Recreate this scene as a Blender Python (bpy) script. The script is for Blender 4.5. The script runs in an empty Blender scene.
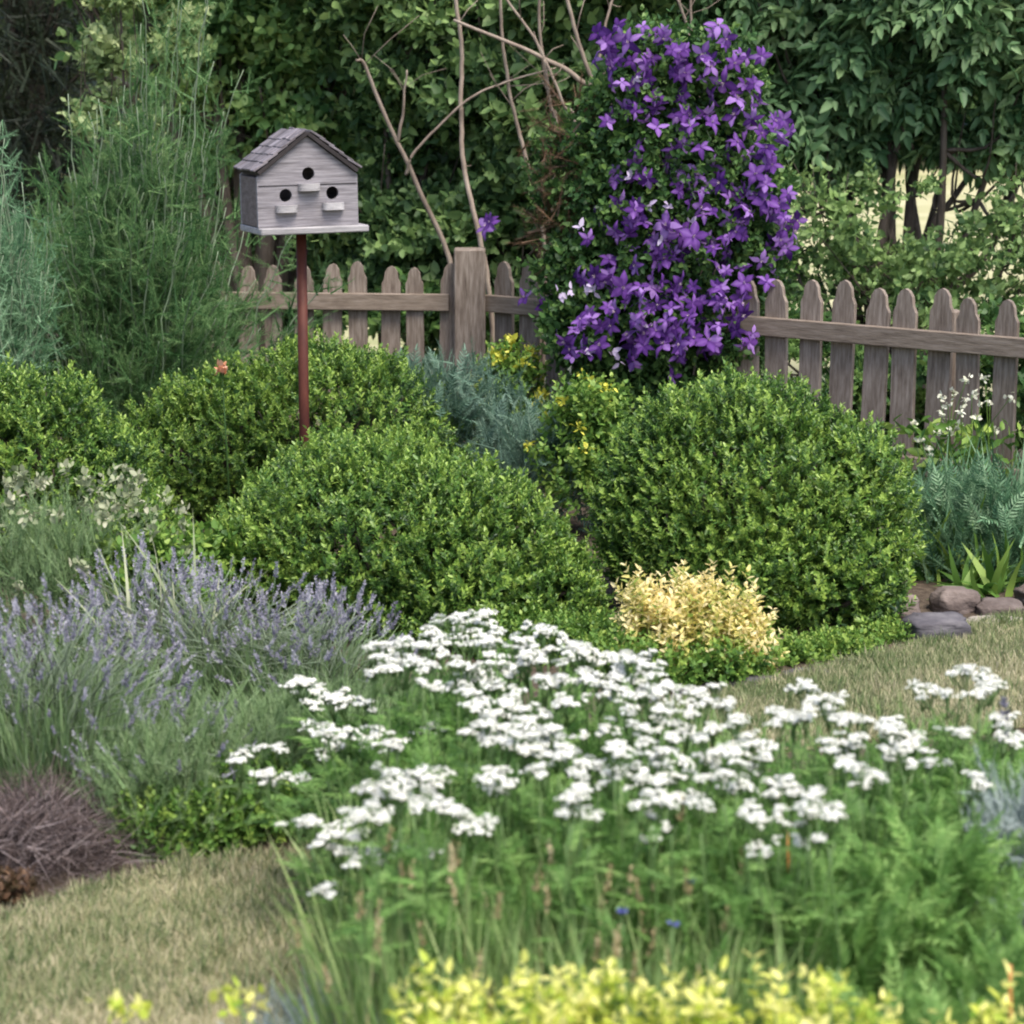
import bpy, math, random
import numpy as np
from mathutils import Vector, geometry

rng = np.random.default_rng(7)
random.seed(7)
C = bpy.context.scene.collection
SC = bpy.context.scene
R = math.radians

# ------------------------------------------------------------------ camera
H = 2.0
F = 2400.0
TH = math.atan(452 / F)
cam_d = bpy.data.cameras.new('camera')
cam = bpy.data.objects.new('camera', cam_d)
C.objects.link(cam)
cam.location = (0, 0, H)
cam.rotation_euler = (math.pi / 2 - TH, 0, 0)
cam_d.sensor_width = 36
cam_d.lens = F / 1024 * 36
cam_d.clip_end = 600
cam_d.dof.use_dof = True
cam_d.dof.focus_distance = 9.3
cam_d.dof.aperture_fstop = 4.3
SC.camera = cam

# ------------------------------------------------------------------ light
SUN_EL, SUN_AZ = R(60), R(146)      # azimuth clockwise from +Y
world = bpy.data.worlds.new('World')
SC.world = world
world.use_nodes = True
wn = world.node_tree.nodes
sky = wn.new('ShaderNodeTexSky')
sky.sky_type = 'NISHITA'
sky.sun_disc = False
sky.sun_elevation = SUN_EL
sky.sun_rotation = SUN_AZ
sky.air_density = 1.0
sky.dust_density = 3.0
world.node_tree.links.new(sky.outputs[0], wn['Background'].inputs[0])
wn['Background'].inputs[1].default_value = 0.12
sd = bpy.data.lights.new('sun', 'SUN')
sun = bpy.data.objects.new('sun', sd)
C.objects.link(sun)
sd.energy = 2.0
sd.angle = R(30)
sd.color = (1.0, 0.94, 0.82)
to_sun = Vector((math.sin(SUN_AZ) * math.cos(SUN_EL), math.cos(SUN_AZ) * math.cos(SUN_EL), math.sin(SUN_EL)))
sun.rotation_euler = to_sun.to_track_quat('Z', 'Y').to_euler()
SC.view_settings.view_transform = 'Standard'
SC.view_settings.look = 'None'
SC.view_settings.exposure = 1.25
SC.view_settings.gamma = 1
SC.cycles.filter_width = 2.0
SC.cycles.max_bounces = 7
SC.cycles.transparent_max_bounces = 4

# ------------------------------------------------------------------ camera geometry helpers (pixel -> point in the garden)
ct, st = math.cos(TH), math.sin(TH)
FWD = np.array([0, ct, -st]); UPV = np.array([0, st, ct]); RT = np.array([1.0, 0, 0])
def ray(px, py):
    return RT * (px - 512) / F + FWD + UPV * (512 - py) / F
def G(px, py, z=0.0):
    d = ray(px, py); t = (z - H) / d[2]
    return np.array([0, 0, H]) + d * t
def PY(px, py, Y):
    d = ray(px, py); t = Y / d[1]
    return np.array([0, 0, H]) + d * t
def XA(px, Y, z=0.4):
    return (px - 512) / F * (Y * ct + (H - z) * st)
def ZT(py, Y):
    return PY(512, py, Y)[2]

# ------------------------------------------------------------------ mesh helpers
class MB:
    def __init__(s):
        s.v = []; s.f = []; s.t = []; s.m = []; s.n = 0
    def add(s, v, faces, tint=0.5, mat=0):
        """faces: list of arrays (n,k)"""
        v = np.asarray(v, float)
        s.v.append(v)
        s.t.append(np.broadcast_to(np.asarray(tint, float), (len(v),)).copy())
        for f in (faces if isinstance(faces, list) else [faces]):
            f = np.asarray(f, int)
            s.f.append(f + s.n); s.m.append(np.full(len(f), mat))
        s.n += len(v)
    def mesh(s, name, mats, smooth=False):
        me = bpy.data.meshes.new(name)
        V = np.concatenate(s.v); T = np.concatenate(s.t)
        me.vertices.add(len(V)); me.vertices.foreach_set('co', V.astype(np.float32).ravel())
        L = np.concatenate([f.ravel() for f in s.f])
        cnt = np.concatenate([np.full(len(f), f.shape[1]) for f in s.f])
        me.loops.add(len(L)); me.loops.foreach_set('vertex_index', L.astype(np.int32))
        me.polygons.add(len(cnt))
        me.polygons.foreach_set('loop_start', (np.cumsum(cnt) - cnt).astype(np.int32))
        me.polygons.foreach_set('material_index', np.concatenate(s.m).astype(np.int32))
        m0 = (mats[0] if isinstance(mats, list) else mats).name
        flat = not smooth and any(k in m0 for k in ('fence', 'rail', 'birdhouse', 'shake', 'roof'))
        me.polygons.foreach_set('use_smooth', np.full(len(cnt), not flat))
        a = me.attributes.new('tint', 'FLOAT', 'POINT')
        a.data.foreach_set('value', T.astype(np.float32))
        for m in (mats if isinstance(mats, list) else [mats]):
            me.materials.append(m)
        me.update(calc_edges=True)
        return me
    def obj(s, name, mats, parent=None, smooth=False):
        o = bpy.data.objects.new(name, s.mesh(name, mats, smooth))
        C.objects.link(o)
        if parent is not None:
            o.parent = parent
            o.matrix_parent_inverse = parent_inv(parent)
        return o

def parent_inv(p):
    from mathutils import Matrix
    m = Matrix.LocRotScale(p.location, p.rotation_euler, p.scale)
    return m.inverted()

def tag(o, label=None, cat=None, group=None, kind=None):
    if label: o['label'] = label
    if cat: o['category'] = cat
    if group: o['group'] = group
    if kind: o['kind'] = kind
    return o
def thing(name, loc, label, cat, group=None):
    o = bpy.data.objects.new(name, None)
    o.empty_display_size = 0.1
    o.location = loc
    C.objects.link(o)
    return tag(o, label, cat, group)

def nrm(a):
    return a / np.maximum(np.linalg.norm(a, axis=-1, keepdims=True), 1e-9)
def frames(d, n):
    x = nrm(d); y = nrm(np.cross(n, x)); z = np.cross(x, y)
    return np.stack([x, y, z], axis=2)          # columns
def rnd(n, s=1.0):
    return rng.normal(size=(n, 3)) * s
def scatter(mb, T, pos, d, nr, scale, tint=0.5, mat=0):
    """T = (verts, [faces], tints); pos,d,nr (N,3); scale (N,) or (N,3)"""
    V, Fs, tt = T
    N = len(pos)
    if N == 0: return
    M = frames(d, nr)
    scale = np.broadcast_to(np.asarray(scale, float), (N,)) if np.ndim(scale) < 2 else scale
    if np.ndim(scale) == 1: SV = V[None] * scale[:, None, None]
    else: SV = V[None] * scale[:, None, :]
    W = np.einsum('nij,nkj->nki', M, SV) + pos[:, None, :]
    k = len(V)
    off = (np.arange(N) * k)[:, None, None]
    faces = [(f[None] + off).reshape(-1, f.shape[1]) for f in Fs]
    tint = np.broadcast_to(np.asarray(tint, float), (N,))
    tv = (tt[None] + tint[:, None]).ravel()
    mb.add(W.reshape(-1, 3), faces, tv, mat)
def compose(parts):
    """parts: list of (T, pos(n,3), dir, nrm, scale, tint)"""
    mb = MB()
    for p in parts: scatter(mb, *p)
    V = np.concatenate(mb.v); T = np.concatenate(mb.t)
    by = {}
    for f in mb.f: by.setdefault(f.shape[1], []).append(f)
    return (V, [np.concatenate(x) for x in by.values()], T)

def tube(mb, pts, rad, seg=6, tint=0.5, mat=0):
    pts = np.asarray(pts, float); n = len(pts)
    rad = np.broadcast_to(np.asarray(rad, float), (n,)) if np.ndim(rad) == 0 or len(np.atleast_1d(rad)) == n else np.linspace(rad[0], rad[-1], n)
    tg = np.gradient(pts, axis=0); tg = nrm(tg)
    ref = np.tile([0.0, 0, 1.0], (n, 1)); ref[np.abs(tg[:, 2]) > .9] = [1.0, 0, 0]
    if abs(tg[:, 2]).mean() > .6: ref[:] = [1.0, 0.02, 0]
    a = nrm(np.cross(tg, ref)); b = np.cross(tg, a)
    ang = np.linspace(0, 2 * math.pi, seg, endpoint=False)
    V = pts[:, None] + rad[:, None, None] * (np.cos(ang)[None, :, None] * a[:, None] + np.sin(ang)[None, :, None] * b[:, None])
    V = V.reshape(-1, 3)
    i = np.arange(n - 1)[:, None] * seg; j = np.arange(seg)[None]; j2 = (j + 1) % seg
    f = np.stack([i + j, i + j2, i + seg + j2, i + seg + j], -1).reshape(-1, 4)
    mb.add(V, [f, np.arange(seg)[::-1][None], (np.arange(seg) + (n - 1) * seg)[None]], tint, mat)
def curve(p, n=10):
    """Catmull-Rom through points"""
    p = np.asarray(p, float)
    q = np.vstack([2 * p[0] - p[1], p, 2 * p[-1] - p[-2]])
    out = []
    for i in range(1, len(q) - 2):
        for t in np.linspace(0, 1, n, endpoint=False):
            a, b, c, d = q[i - 1:i + 3]
            out.append(.5 * ((2 * b) + (-a + c) * t + (2 * a - 5 * b + 4 * c - d) * t * t + (-a + 3 * b - 3 * c + d) * t ** 3))
    out.append(q[-2])
    return np.array(out)
def box(mb, c, s, rz=0.0, tint=.5, mat=0, bev=0.0, ry=0.0):
    x, y, z = np.array(s) / 2
    b = min(bev, x * .9, y * .9, z * .9)
    if b <= 0:
        V = np.array([[i, j, k] for k in (-z, z) for j in (-y, y) for i in (-x, x)], float)
        Fc = [np.array([[0, 2, 3, 1], [4, 5, 7, 6], [0, 1, 5, 4], [2, 6, 7, 3], [0, 4, 6, 2], [1, 3, 7, 5]])]
    else:
        # chamfered box from corner triples
        V = []; idx = {}
        for sx in (-1, 1):
            for sy in (-1, 1):
                for sz in (-1, 1):
                    for ax in range(3):
                        p = [sx * (x - b), sy * (y - b), sz * (z - b)]
                        p[ax] = (sx * x, sy * y, sz * z)[ax]
                        idx[(sx, sy, sz, ax)] = len(V); V.append(p)
        V = np.array(V); q = []; t3 = []
        def I(a, ax): return idx[(a[0], a[1], a[2], ax)]
        for ax in range(3):
            o1, o2 = [a for a in range(3) if a != ax]
            for s0 in (-1, 1):
                ring = []
                for (u, v) in ((-1, -1), (1, -1), (1, 1), (-1, 1)):
                    a = [0, 0, 0]; a[ax] = s0; a[o1] = u; a[o2] = v
                    ring.append(I(a, ax))
                q.append(ring)
            for u in (-1, 1):
                for v in (-1, 1):
                    a = [0, 0, 0]; a[o1] = u; a[o2] = v
                    a0 = list(a); a0[ax] = -1; a1 = list(a); a1[ax] = 1
                    q.append([I(a0, o1), I(a1, o1), I(a1, o2), I(a0, o2)])
        for sx in (-1, 1):
            for sy in (-1, 1):
                for sz in (-1, 1):
                    t3.append([I((sx, sy, sz), 0), I((sx, sy, sz), 1), I((sx, sy, sz), 2)])
        Fc = [np.array(q), np.array(t3)]
    if ry:
        c_, s_ = math.cos(ry), math.sin(ry)
        V = V @ np.array([[c_, 0, s_], [0, 1, 0], [-s_, 0, c_]]).T
    c_, s_ = math.cos(rz), math.sin(rz)
    V = V @ np.array([[c_, -s_, 0], [s_, c_, 0], [0, 0, 1]]).T + np.array(c)
    mb.add(V, Fc, tint, mat)
def prism(mb, poly, y0, y1, tint=.5, mat=0):
    """poly in x,z extruded along y"""
    n = len(poly); p = np.array(poly, float)
    V = np.vstack([np.c_[p[:, 0], np.full(n, y0), p[:, 1]], np.c_[p[:, 0], np.full(n, y1), p[:, 1]]])
    i = np.arange(n); j = (i + 1) % n
    mb.add(V, [i[None], (i[::-1] + n)[None], np.stack([i, i + n, j + n, j], 1)], tint, mat)
_nd = rng.normal(size=(14, 3)); _np = rng.uniform(0, 6.28, 14)
def noise3(p, freq=1.0):
    p = np.asarray(p) * freq
    out = 0
    for k in range(14):
        out = out + np.sin(p @ _nd[k] * (1 + .12 * k) + _np[k])
    return out / 5.0

# ------------------------------------------------------------------ materials
def newmat(name):
    m = bpy.data.materials.new(name); m.use_nodes = True
    nt = m.node_tree
    return m, nt, nt.nodes['Principled BSDF'], nt.nodes['Material Output']
def ramp(nt, stops):
    r = nt.nodes.new('ShaderNodeValToRGB')
    e = r.color_ramp.elements
    while len(e) < len(stops): e.new(0.5)
    for i, (p, c) in enumerate(stops):
        e[i].position = p; e[i].color = (*c, 1)
    return r
def leafmat(name, c0, c1, c2, trans=.28, rough=.5, spec=.35, var=.5, back=None):
    m, nt, bs, out = newmat(name)
    N, L = nt.nodes, nt.links
    at = N.new('ShaderNodeAttribute'); at.attribute_name = 'tint'
    ge = N.new('ShaderNodeNewGeometry')
    ma = N.new('ShaderNodeMath'); ma.operation = 'MULTIPLY_ADD'
    ma.inputs[1].default_value = var; L.new(ge.outputs['Random Per Island'], ma.inputs[0])
    sb = N.new('ShaderNodeMath'); sb.operation = 'SUBTRACT'; sb.inputs[1].default_value = var / 2
    L.new(at.outputs['Fac'], sb.inputs[0]); L.new(sb.outputs[0], ma.inputs[2])
    rp = ramp(nt, [(0.05, c0), (.5, c1), (.95, c2)])
    L.new(ma.outputs[0], rp.inputs[0])
    L.new(rp.outputs[0], bs.inputs['Base Color'])
    bs.inputs['Roughness'].default_value = rough
    bs.inputs['Specular IOR Level'].default_value = spec
    if trans > 0:
        tr = N.new('ShaderNodeBsdfTranslucent'); mx = N.new('ShaderNodeMixShader')
        mx.inputs[0].default_value = trans
        L.new(rp.outputs[0], tr.inputs[0]); L.new(bs.outputs[0], mx.inputs[1]); L.new(tr.outputs[0], mx.inputs[2])
        L.new(mx.outputs[0], out.inputs[0])
    return m
def noisemat(name, cols, scale=8, stretch=(1, 1, 1), rough=.85, bump=.3, bscale=None, spec=.3, detail=8, dist=.01, perobj=True, fine=0.0, isl=0.0):
    m, nt, bs, out = newmat(name)
    N, L = nt.nodes, nt.links
    tc = N.new('ShaderNodeTexCoord'); mp = N.new('ShaderNodeMapping'); mp.inputs['Scale'].default_value = stretch
    src = tc.outputs['Object']
    if perobj:
        oi = N.new('ShaderNodeObjectInfo'); vm = N.new('ShaderNodeVectorMath'); vm.operation = 'MULTIPLY_ADD'
        vm.inputs[1].default_value = (1, 1, 1)
        cb = N.new('ShaderNodeCombineXYZ'); mu = N.new('ShaderNodeMath'); mu.operation = 'MULTIPLY'; mu.inputs[1].default_value = 37
        L.new(oi.outputs['Random'], mu.inputs[0])
        for i in range(3): L.new(mu.outputs[0], cb.inputs[i])
        L.new(src, vm.inputs[0]); L.new(cb.outputs[0], vm.inputs[2]); src = vm.outputs[0]
    L.new(src, mp.inputs[0])
    n1 = N.new('ShaderNodeTexNoise'); n1.inputs['Scale'].default_value = scale; n1.inputs['Detail'].default_value = detail
    n1.inputs['Roughness'].default_value = .65
    L.new(mp.outputs[0], n1.inputs['Vector'])
    k = len(cols)
    rp = ramp(nt, [(.3 + .4 * i / (k - 1), c) for i, c in enumerate(cols)])
    L.new(n1.outputs[0], rp.inputs[0])
    col = rp.outputs[0]
    if perobj:
        hs = N.new('ShaderNodeHueSaturation'); mr = N.new('ShaderNodeMapRange')
        mr.inputs[3].default_value = .82; mr.inputs[4].default_value = 1.15
        L.new(oi.outputs['Random'], mr.inputs[0]); L.new(mr.outputs[0], hs.inputs['Value']); L.new(col, hs.inputs['Color'])
        col = hs.outputs[0]
    if isl:
        ge = N.new('ShaderNodeNewGeometry'); h2 = N.new('ShaderNodeHueSaturation'); m2 = N.new('ShaderNodeMapRange')
        m2.inputs[3].default_value = 1 - isl; m2.inputs[4].default_value = 1 + isl
        L.new(ge.outputs['Random Per Island'], m2.inputs[0]); L.new(m2.outputs[0], h2.inputs['Value']); L.new(col, h2.inputs['Color']); col = h2.outputs[0]
    L.new(col, bs.inputs['Base Color'])
    bs.inputs['Roughness'].default_value = rough; bs.inputs['Specular IOR Level'].default_value = spec
    if bump:
        n2 = N.new('ShaderNodeTexNoise'); n2.inputs['Scale'].default_value = bscale or scale * 3; n2.inputs['Detail'].default_value = 6
        L.new(mp.outputs[0], n2.inputs['Vector'])
        bp = N.new('ShaderNodeBump'); bp.inputs['Strength'].default_value = bump; bp.inputs['Distance'].default_value = dist
        L.new(n2.outputs[0], bp.inputs['Height']); L.new(bp.outputs[0], bs.inputs['Normal'])
    return m

M = {}
M['soil'] = noisemat('soil', [(.030, .022, .016), (.075, .055, .040), (.13, .10, .075)], 30, bump=.8, perobj=False)
M['lawn'] = noisemat('lawn_turf', [(.12, .13, .055), (.22, .21, .11), (.33, .29, .18)], 6, bump=.8, bscale=60, perobj=False)
M['field'] = noisemat('field_grass', [(.22, .25, .10), (.38, .36, .20), (.50, .46, .30)], .6, bump=.2, perobj=False)
M['fence'] = noisemat('weathered_fence_wood', [(.10, .075, .060), (.20, .160, .133), (.31, .262, .228)], 9, (8, 8, .9), bump=.5, dist=.004)
M['rail'] = noisemat('weathered_rail_wood', [(.13, .10, .080), (.225, .178, .142), (.31, .255, .215)], 9, (.9, 8, 8), bump=.5, dist=.004)
M['bwood'] = noisemat('birdhouse_grey_wood', [(.11, .10, .108), (.215, .200, .220), (.31, .292, .315)], 11, (.6, 5, 9), bump=.5, dist=.004, perobj=False)
M['bpale'] = noisemat('birdhouse_pale_board', [(.20, .19, .20), (.33, .315, .33), (.44, .42, .435)], 11, (.6, 5, 9), bump=.5, dist=.004)
M['bshade'] = noisemat('birdhouse_shaded_side', [(.09, .068, .066), (.14, .11, .108), (.19, .155, .15)], 10, (1, 2, 6), bump=.4, dist=.003, perobj=False)  # shade of the side walls put into a darker wood colour
M['shake'] = noisemat('cedar_shake', [(.07, .060, .068), (.14, .125, .14), (.22, .20, .225)], 14, (1, 3, 1), bump=.6, dist=.004, isl=.4)
M['trimw'] = noisemat('dark_roof_edge', [(.018, .015, .016), (.036, .030, .032)], 14, bump=.4, dist=.003)
M['rust'] = noisemat('rusty_pole_paint', [(.04, .012, .010), (.075, .020, .014), (.11, .034, .022)], 12, (1, 1, .4), rough=.6, bump=.2, dist=.002)
M['bark'] = noisemat('bark', [(.035, .028, .022), (.07, .055, .045), (.12, .10, .085)], 12, (2, 2, .4), bump=.6)
M['twig'] = noisemat('bare_twig_bark', [(.15, .115, .09), (.24, .19, .155), (.33, .28, .23)], 14, (1, 1, .5), bump=.3)
M['slate'] = noisemat('slate_stone', [(.045, .042, .05), (.09, .083, .095), (.16, .15, .16)], 7, (1, 1, 3), bump=.7, dist=.01)
M['stone'] = noisemat('brown_stone', [(.07, .052, .047), (.14, .11, .10), (.22, .18, .165)], 7, (1, 1, 2), bump=.9, dist=.015)
M['concrete'] = noisemat('pale_stone', [(.24, .21, .18), (.36, .32, .28)], 12, bump=.5)

M['box'] = leafmat('boxwood_leaf', (.026, .070, .016), (.108, .222, .040), (.32, .46, .09), trans=.3, rough=.4, spec=.5, var=.65)
M['boxcore'] = noisemat('boxwood_inner_twigs', [(.02, .02, .01), (.03, .045, .015)], 20, bump=1)
M['dark'] = leafmat('dark_tree_leaf', (.028, .070, .024), (.100, .185, .064), (.27, .40, .14), trans=.38, rough=.5, spec=.4, var=.7)
M['conifer'] = leafmat('conifer_needle', (.010, .016, .010), (.020, .032, .016), (.040, .055, .025), trans=.05)
M['mid'] = leafmat('broadleaf_leaf', (.050, .125, .040), (.16, .30, .10), (.38, .52, .18), trans=.35, rough=.5)
M['ash'] = leafmat('ash_leaf', (.050, .120, .050), (.14, .255, .115), (.29, .43, .20), trans=.38, rough=.5)
M['feather'] = leafmat('feathery_leaf', (.035, .100, .030), (.105, .220, .075), (.29, .43, .18), trans=.35, rough=.7)
M['pale'] = leafmat('field_glimpse_leaf', (.14, .22, .08), (.30, .40, .17), (.48, .55, .28), trans=.4)
M['feather_pale'] = leafmat('pale_feathery_leaf', (.07, .17, .08), (.16, .30, .16), (.32, .47, .30), trans=.25,rough=.7)
M['clem'] = leafmat('clematis_leaf', (.025, .070, .022), (.070, .155, .042), (.17, .28, .07), trans=.32)
M['clemp'] = leafmat('clematis_petal', (.060, .018, .14), (.155, .058, .29), (.33, .19, .50), trans=.3, rough=.7, spec=.12, var=.7)
M['stamen'] = leafmat('clematis_stamen', (.35, .25, .35), (.5, .4, .45), (.7, .6, .6), trans=.1)
M['petalw'] = leafmat('backlit_petal_underside', (.38, .30, .48), (.52, .44, .62), (.66, .6, .72), trans=.3)  # pale undersides with the backlight put into the colour
M['white'] = leafmat('yarrow_white_floret', (.56, .57, .48), (.76, .76, .71), (.82, .82, .79), trans=.25, rough=.8, spec=.1, var=.8)
M['yleaf'] = leafmat('yarrow_leaf', (.070, .165, .035), (.17, .33, .080), (.33, .50, .16), trans=.38)
M['ystem'] = leafmat('yarrow_stem', (.07, .13, .04), (.12, .21, .07), (.20, .30, .11), trans=.1)
M['gold'] = leafmat('golden_shrub_leaf', (.20, .36, .05), (.62, .68, .11), (.88, .84, .32), trans=.4, rough=.6, spec=.2, var=.7)
M['peach'] = leafmat('peach_yellow_leaf', (.24, .36, .08), (.78, .68, .24), (.92, .80, .46), trans=.4, var=.9)
M['lav_leaf'] = leafmat('lavender_leaf', (.085, .150, .060), (.18, .28, .115), (.34, .44, .24), trans=.25, rough=.7)
M['lav_fl'] = leafmat('lavender_flower', (.17, .16, .21), (.30, .29, .36), (.48, .47, .53), trans=.25, rough=.8)
M['lav_stem'] = leafmat('lavender_stem', (.10, .14, .08), (.18, .24, .15), (.27, .33, .24), trans=.1)
M['dry'] = leafmat('dried_lavender', (.045, .032, .030), (.13, .095, .09), (.31, .26, .26), trans=.1, rough=.8)
M['rue'] = leafmat('blue_grey_leaf', (.050, .110, .070), (.125, .215, .155), (.24, .35, .27), trans=.25)
M['silver'] = leafmat('silver_leaf', (.16, .21, .20), (.30, .36, .35), (.48, .54, .53), trans=.15, rough=.8)
M['grass'] = leafmat('grass_blade', (.09, .17, .05), (.20, .31, .10), (.38, .46, .20), trans=.3)
M['lawnb'] = leafmat('lawn_blade', (.11, .17, .06), (.275, .295, .15), (.54, .48, .33), trans=.2, rough=.75, var=.9)
M['straw'] = leafmat('straw', (.25, .20, .10), (.38, .31, .17), (.52, .44, .28), trans=.15)
M['seed'] = leafmat('pale_seedhead', (.14, .18, .09), (.26, .30, .17), (.42, .42, .30), trans=.2)
M['seedw'] = leafmat('cream_flower', (.5, .52, .36), (.66, .66, .52), (.75, .75, .66), trans=.2)
M['cover'] = leafmat('ground_cover_leaf', (.045, .115, .020), (.13, .25, .045), (.32, .44, .09), trans=.3)
M['redleaf'] = leafmat('red_stonecrop_leaf', (.06, .045, .02), (.13, .075, .045), (.2, .12, .07), trans=.15)
M['yflower'] = leafmat('yellow_green_flower', (.40, .42, .05), (.55, .55, .07), (.70, .66, .12), trans=.25)
M['blue'] = leafmat('cornflower_petal', (.07, .09, .30), (.12, .14, .42), (.2, .2, .5), trans=.25)
M['rose'] = leafmat('peach_rose_petal', (.75, .30, .15), (.82, .42, .25), (.85, .6, .45), trans=.3)
M['orange'] = leafmat('orange_dry_stem', (.35, .14, .04), (.50, .22, .07), (.6, .32, .12), trans=.1)
M['iris'] = leafmat('sword_leaf', (.045, .125, .060), (.115, .235, .12), (.27, .40, .24), trans=.25)
M['reddish'] = leafmat('brown_twig_leaf', (.06, .035, .02), (.12, .07, .04), (.2, .12, .07), trans=.1)

# ------------------------------------------------------------------ templates (x = along, z = up)
def A(*r): return np.array(r, float)
KITE = (A([0, 0, 0], [.45, .28, .06], [1, 0, -.05], [.45, -.28, .06]), [np.array([[0, 1, 2, 3]])], np.zeros(4))
def leaf(w=.5, fold=.12, droop=.12):
    V = A([0, 0, 0], [.3, w * .5, fold * .5], [.72, w * .36, fold * .3 - droop * .5], [1, 0, -droop], [.72, -w * .36, fold * .3 - droop * .5], [.3, -w * .5, fold * .5])
    return (V, [np.array([[0, 1, 2, 3], [0, 3, 4, 5]])], np.zeros(6))
LEAF = leaf(); NARROW = leaf(.22, .05, .2); OVAL = leaf(.62, .1, .1)
def blade(n=4, w=.03, bend=.25):
    t = np.linspace(0, 1, n + 1); V = []
    for a in t[:-1]:
        ww = w * (1 - a ** 2) / 2
        V += [[a, ww, -bend * a * a], [a, -ww, -bend * a * a]]
    V.append([1, 0, -bend])
    f4 = [[2 * i, 2 * i + 1, 2 * i + 3, 2 * i + 2] for i in range(n - 1)]
    k = 2 * (n - 1)
    return (np.array(V, float), [np.array(f4, int), np.array([[k, k + 1, k + 2]])] if n > 1 else [np.array([[0, 1, 2]])], np.zeros(2 * n + 1))
BLADE = blade(); SHORT = blade(2, .09, .3); NEEDLE = blade(1, .07, 0)
WIDEBLADE = blade(5, .05, .35)
def sprig(nl=12, ll=.32, T=LEAF, ang=.9, seed=0, tipt=.25, whorl=2, stem=True, start=.1):
    r = np.random.default_rng(seed)
    x = np.repeat(np.linspace(start, 1, nl // whorl), whorl)
    n = len(x)
    roll = np.tile(np.arange(whorl) * 2 * math.pi / whorl, n // whorl) + np.repeat(np.arange(n // whorl), whorl) * 1.57 + r.normal(size=n) * .3
    a = ang * (1 - .45 * x) + r.normal(size=n) * .12
    d = np.c_[np.cos(a), np.sin(a) * np.cos(roll), np.sin(a) * np.sin(roll)]
    nr = np.c_[np.sin(a), -np.cos(a) * np.cos(roll), -np.cos(a) * np.sin(roll)] + r.normal(size=(n, 3)) * .25
    nr = -nr * np.sign(nr[:, :1] + 1e-6) * -1
    pos = np.c_[x, np.zeros(n), np.zeros(n)] + r.normal(size=(n, 3)) * .02
    parts = [(T, pos, d, nr, ll * (1 - .3 * x) * r.uniform(.8, 1.2, n), (x - .5) * tipt)]
    if stem:
        parts.append((NEEDLE, A([0, 0, 0]), A([1, 0, 0]), A([0, 0, 1]), A(1.0), A(-.1)))
    return compose(parts)
def pinnate(npair=6, ll=.35, T=LEAF, ang=1.05, droop=.25, seed=0):
    r = np.random.default_rng(seed)
    x = np.repeat(np.linspace(.15, .95, npair), 2); s = np.tile([1, -1], npair)
    n = len(x)
    a = ang * (1 - .35 * x)
    d = np.c_[np.cos(a), s * np.sin(a), -.15 + r.normal(size=n) * .1]
    nr = np.c_[np.zeros(n), np.zeros(n), np.ones(n)] + r.normal(size=(n, 3)) * .2
    env = np.sin(np.pi * np.clip(x * .85 + .12, 0, 1)) * .6 + .4
    pos = np.c_[x, np.zeros(n), -droop * x * x]
    d = np.vstack([d, [1, 0, -droop * 1.5]]); nr = np.vstack([nr, [0, 0, 1]]); pos = np.vstack([pos, [.95, 0, -droop * .9]])
    env = np.append(env, .9)
    return compose([(T, pos, d, nr, ll * env * r.uniform(.85, 1.15, n + 1), np.zeros(n + 1)),
                    (blade(3, .03, droop), A([0, 0, 0]), A([1, 0, 0]), A([0, 0, 1]), A(1.0), A(-.1))])
BOXS = [sprig(14, .34, LEAF, 1.0, s, .45) for s in range(4)]
GOLDS = [sprig(10, .36, leaf(.5, .1, .3), 1.05, 60 + s, .5) for s in range(3)]
YELS = [sprig(8, .44, leaf(.52, .1, .3), 1.1, 70 + s, .5) for s in range(3)]
BROAD = [sprig(8, .42, OVAL, 1.1, 20 + s, .2) for s in range(3)]
ASH = [pinnate(4, .42, leaf(.42, .08, .25), 1.0, .35, s) for s in range(3)]
FERNY = [pinnate(9, .30, NARROW, 1.1, .2, 5 + s) for s in range(3)]
FEATH = [sprig(42, .26, blade(1, .07, 0), .95, 30 + s, .25, 3) for s in range(3)]
CONI = [sprig(18, .25, NEEDLE, .9, 40 + s, .1, 2) for s in range(2)]

# ------------------------------------------------------------------ foliage generators
def clump_points(cl, n, lo=.7, hi=1.03, lump=.12, freq=5.0, zmin=.02, power=.5, bottom=-.75):
    cl = np.asarray(cl, float)
    w = cl[:, 3] * cl[:, 4] + cl[:, 3] * cl[:, 5] + cl[:, 4] * cl[:, 5]
    k = rng.choice(len(cl), size=n, p=w / w.sum())
    u = nrm(rnd(n)); low = u[:, 2] < bottom; u[low, 2] *= -1
    rr = lo + (hi - lo) * rng.uniform(size=n) ** power
    c = cl[k, :3]; rad = cl[k, 3:6]
    p = c + u * rad
    rr = rr * (1 + lump * noise3(p, freq))
    p = c + u * rad * rr[:, None]
    nn = nrm(u / rad)
    # drop points buried deep in another clump
    keep = p[:, 2] > zmin
    for i in range(len(cl)):
        q = (p - cl[i, :3]) / cl[i, 3:6]
        keep &= ~((np.linalg.norm(q, axis=1) < lo * .9) & (k != i))
    return p[keep], nn[keep]
def fill(mb, Ts, p, nn, size, out=1.0, up=.4, jit=.5, tint=.5, tvar=.12, mat=0, sv=.25, patch=0.0):
    n = len(p)
    d = nrm(nn * out + np.array([0, 0, up]) + rnd(n, jit))
    nr = nrm(rnd(n, .6) + np.array([0, 0, 1.0]) + nn * .4)
    s = size * rng.uniform(1 - sv, 1 + sv, n)
    t = tint + rng.normal(size=n) * tvar + patch * noise3(p, 3.0)
    ix = rng.integers(0, len(Ts), n)
    for i, T in enumerate(Ts):
        k = ix == i
        scatter(mb, T, p[k] - d[k] * s[k, None] * .5, d[k], nr[k], s[k], t[k], mat)

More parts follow.
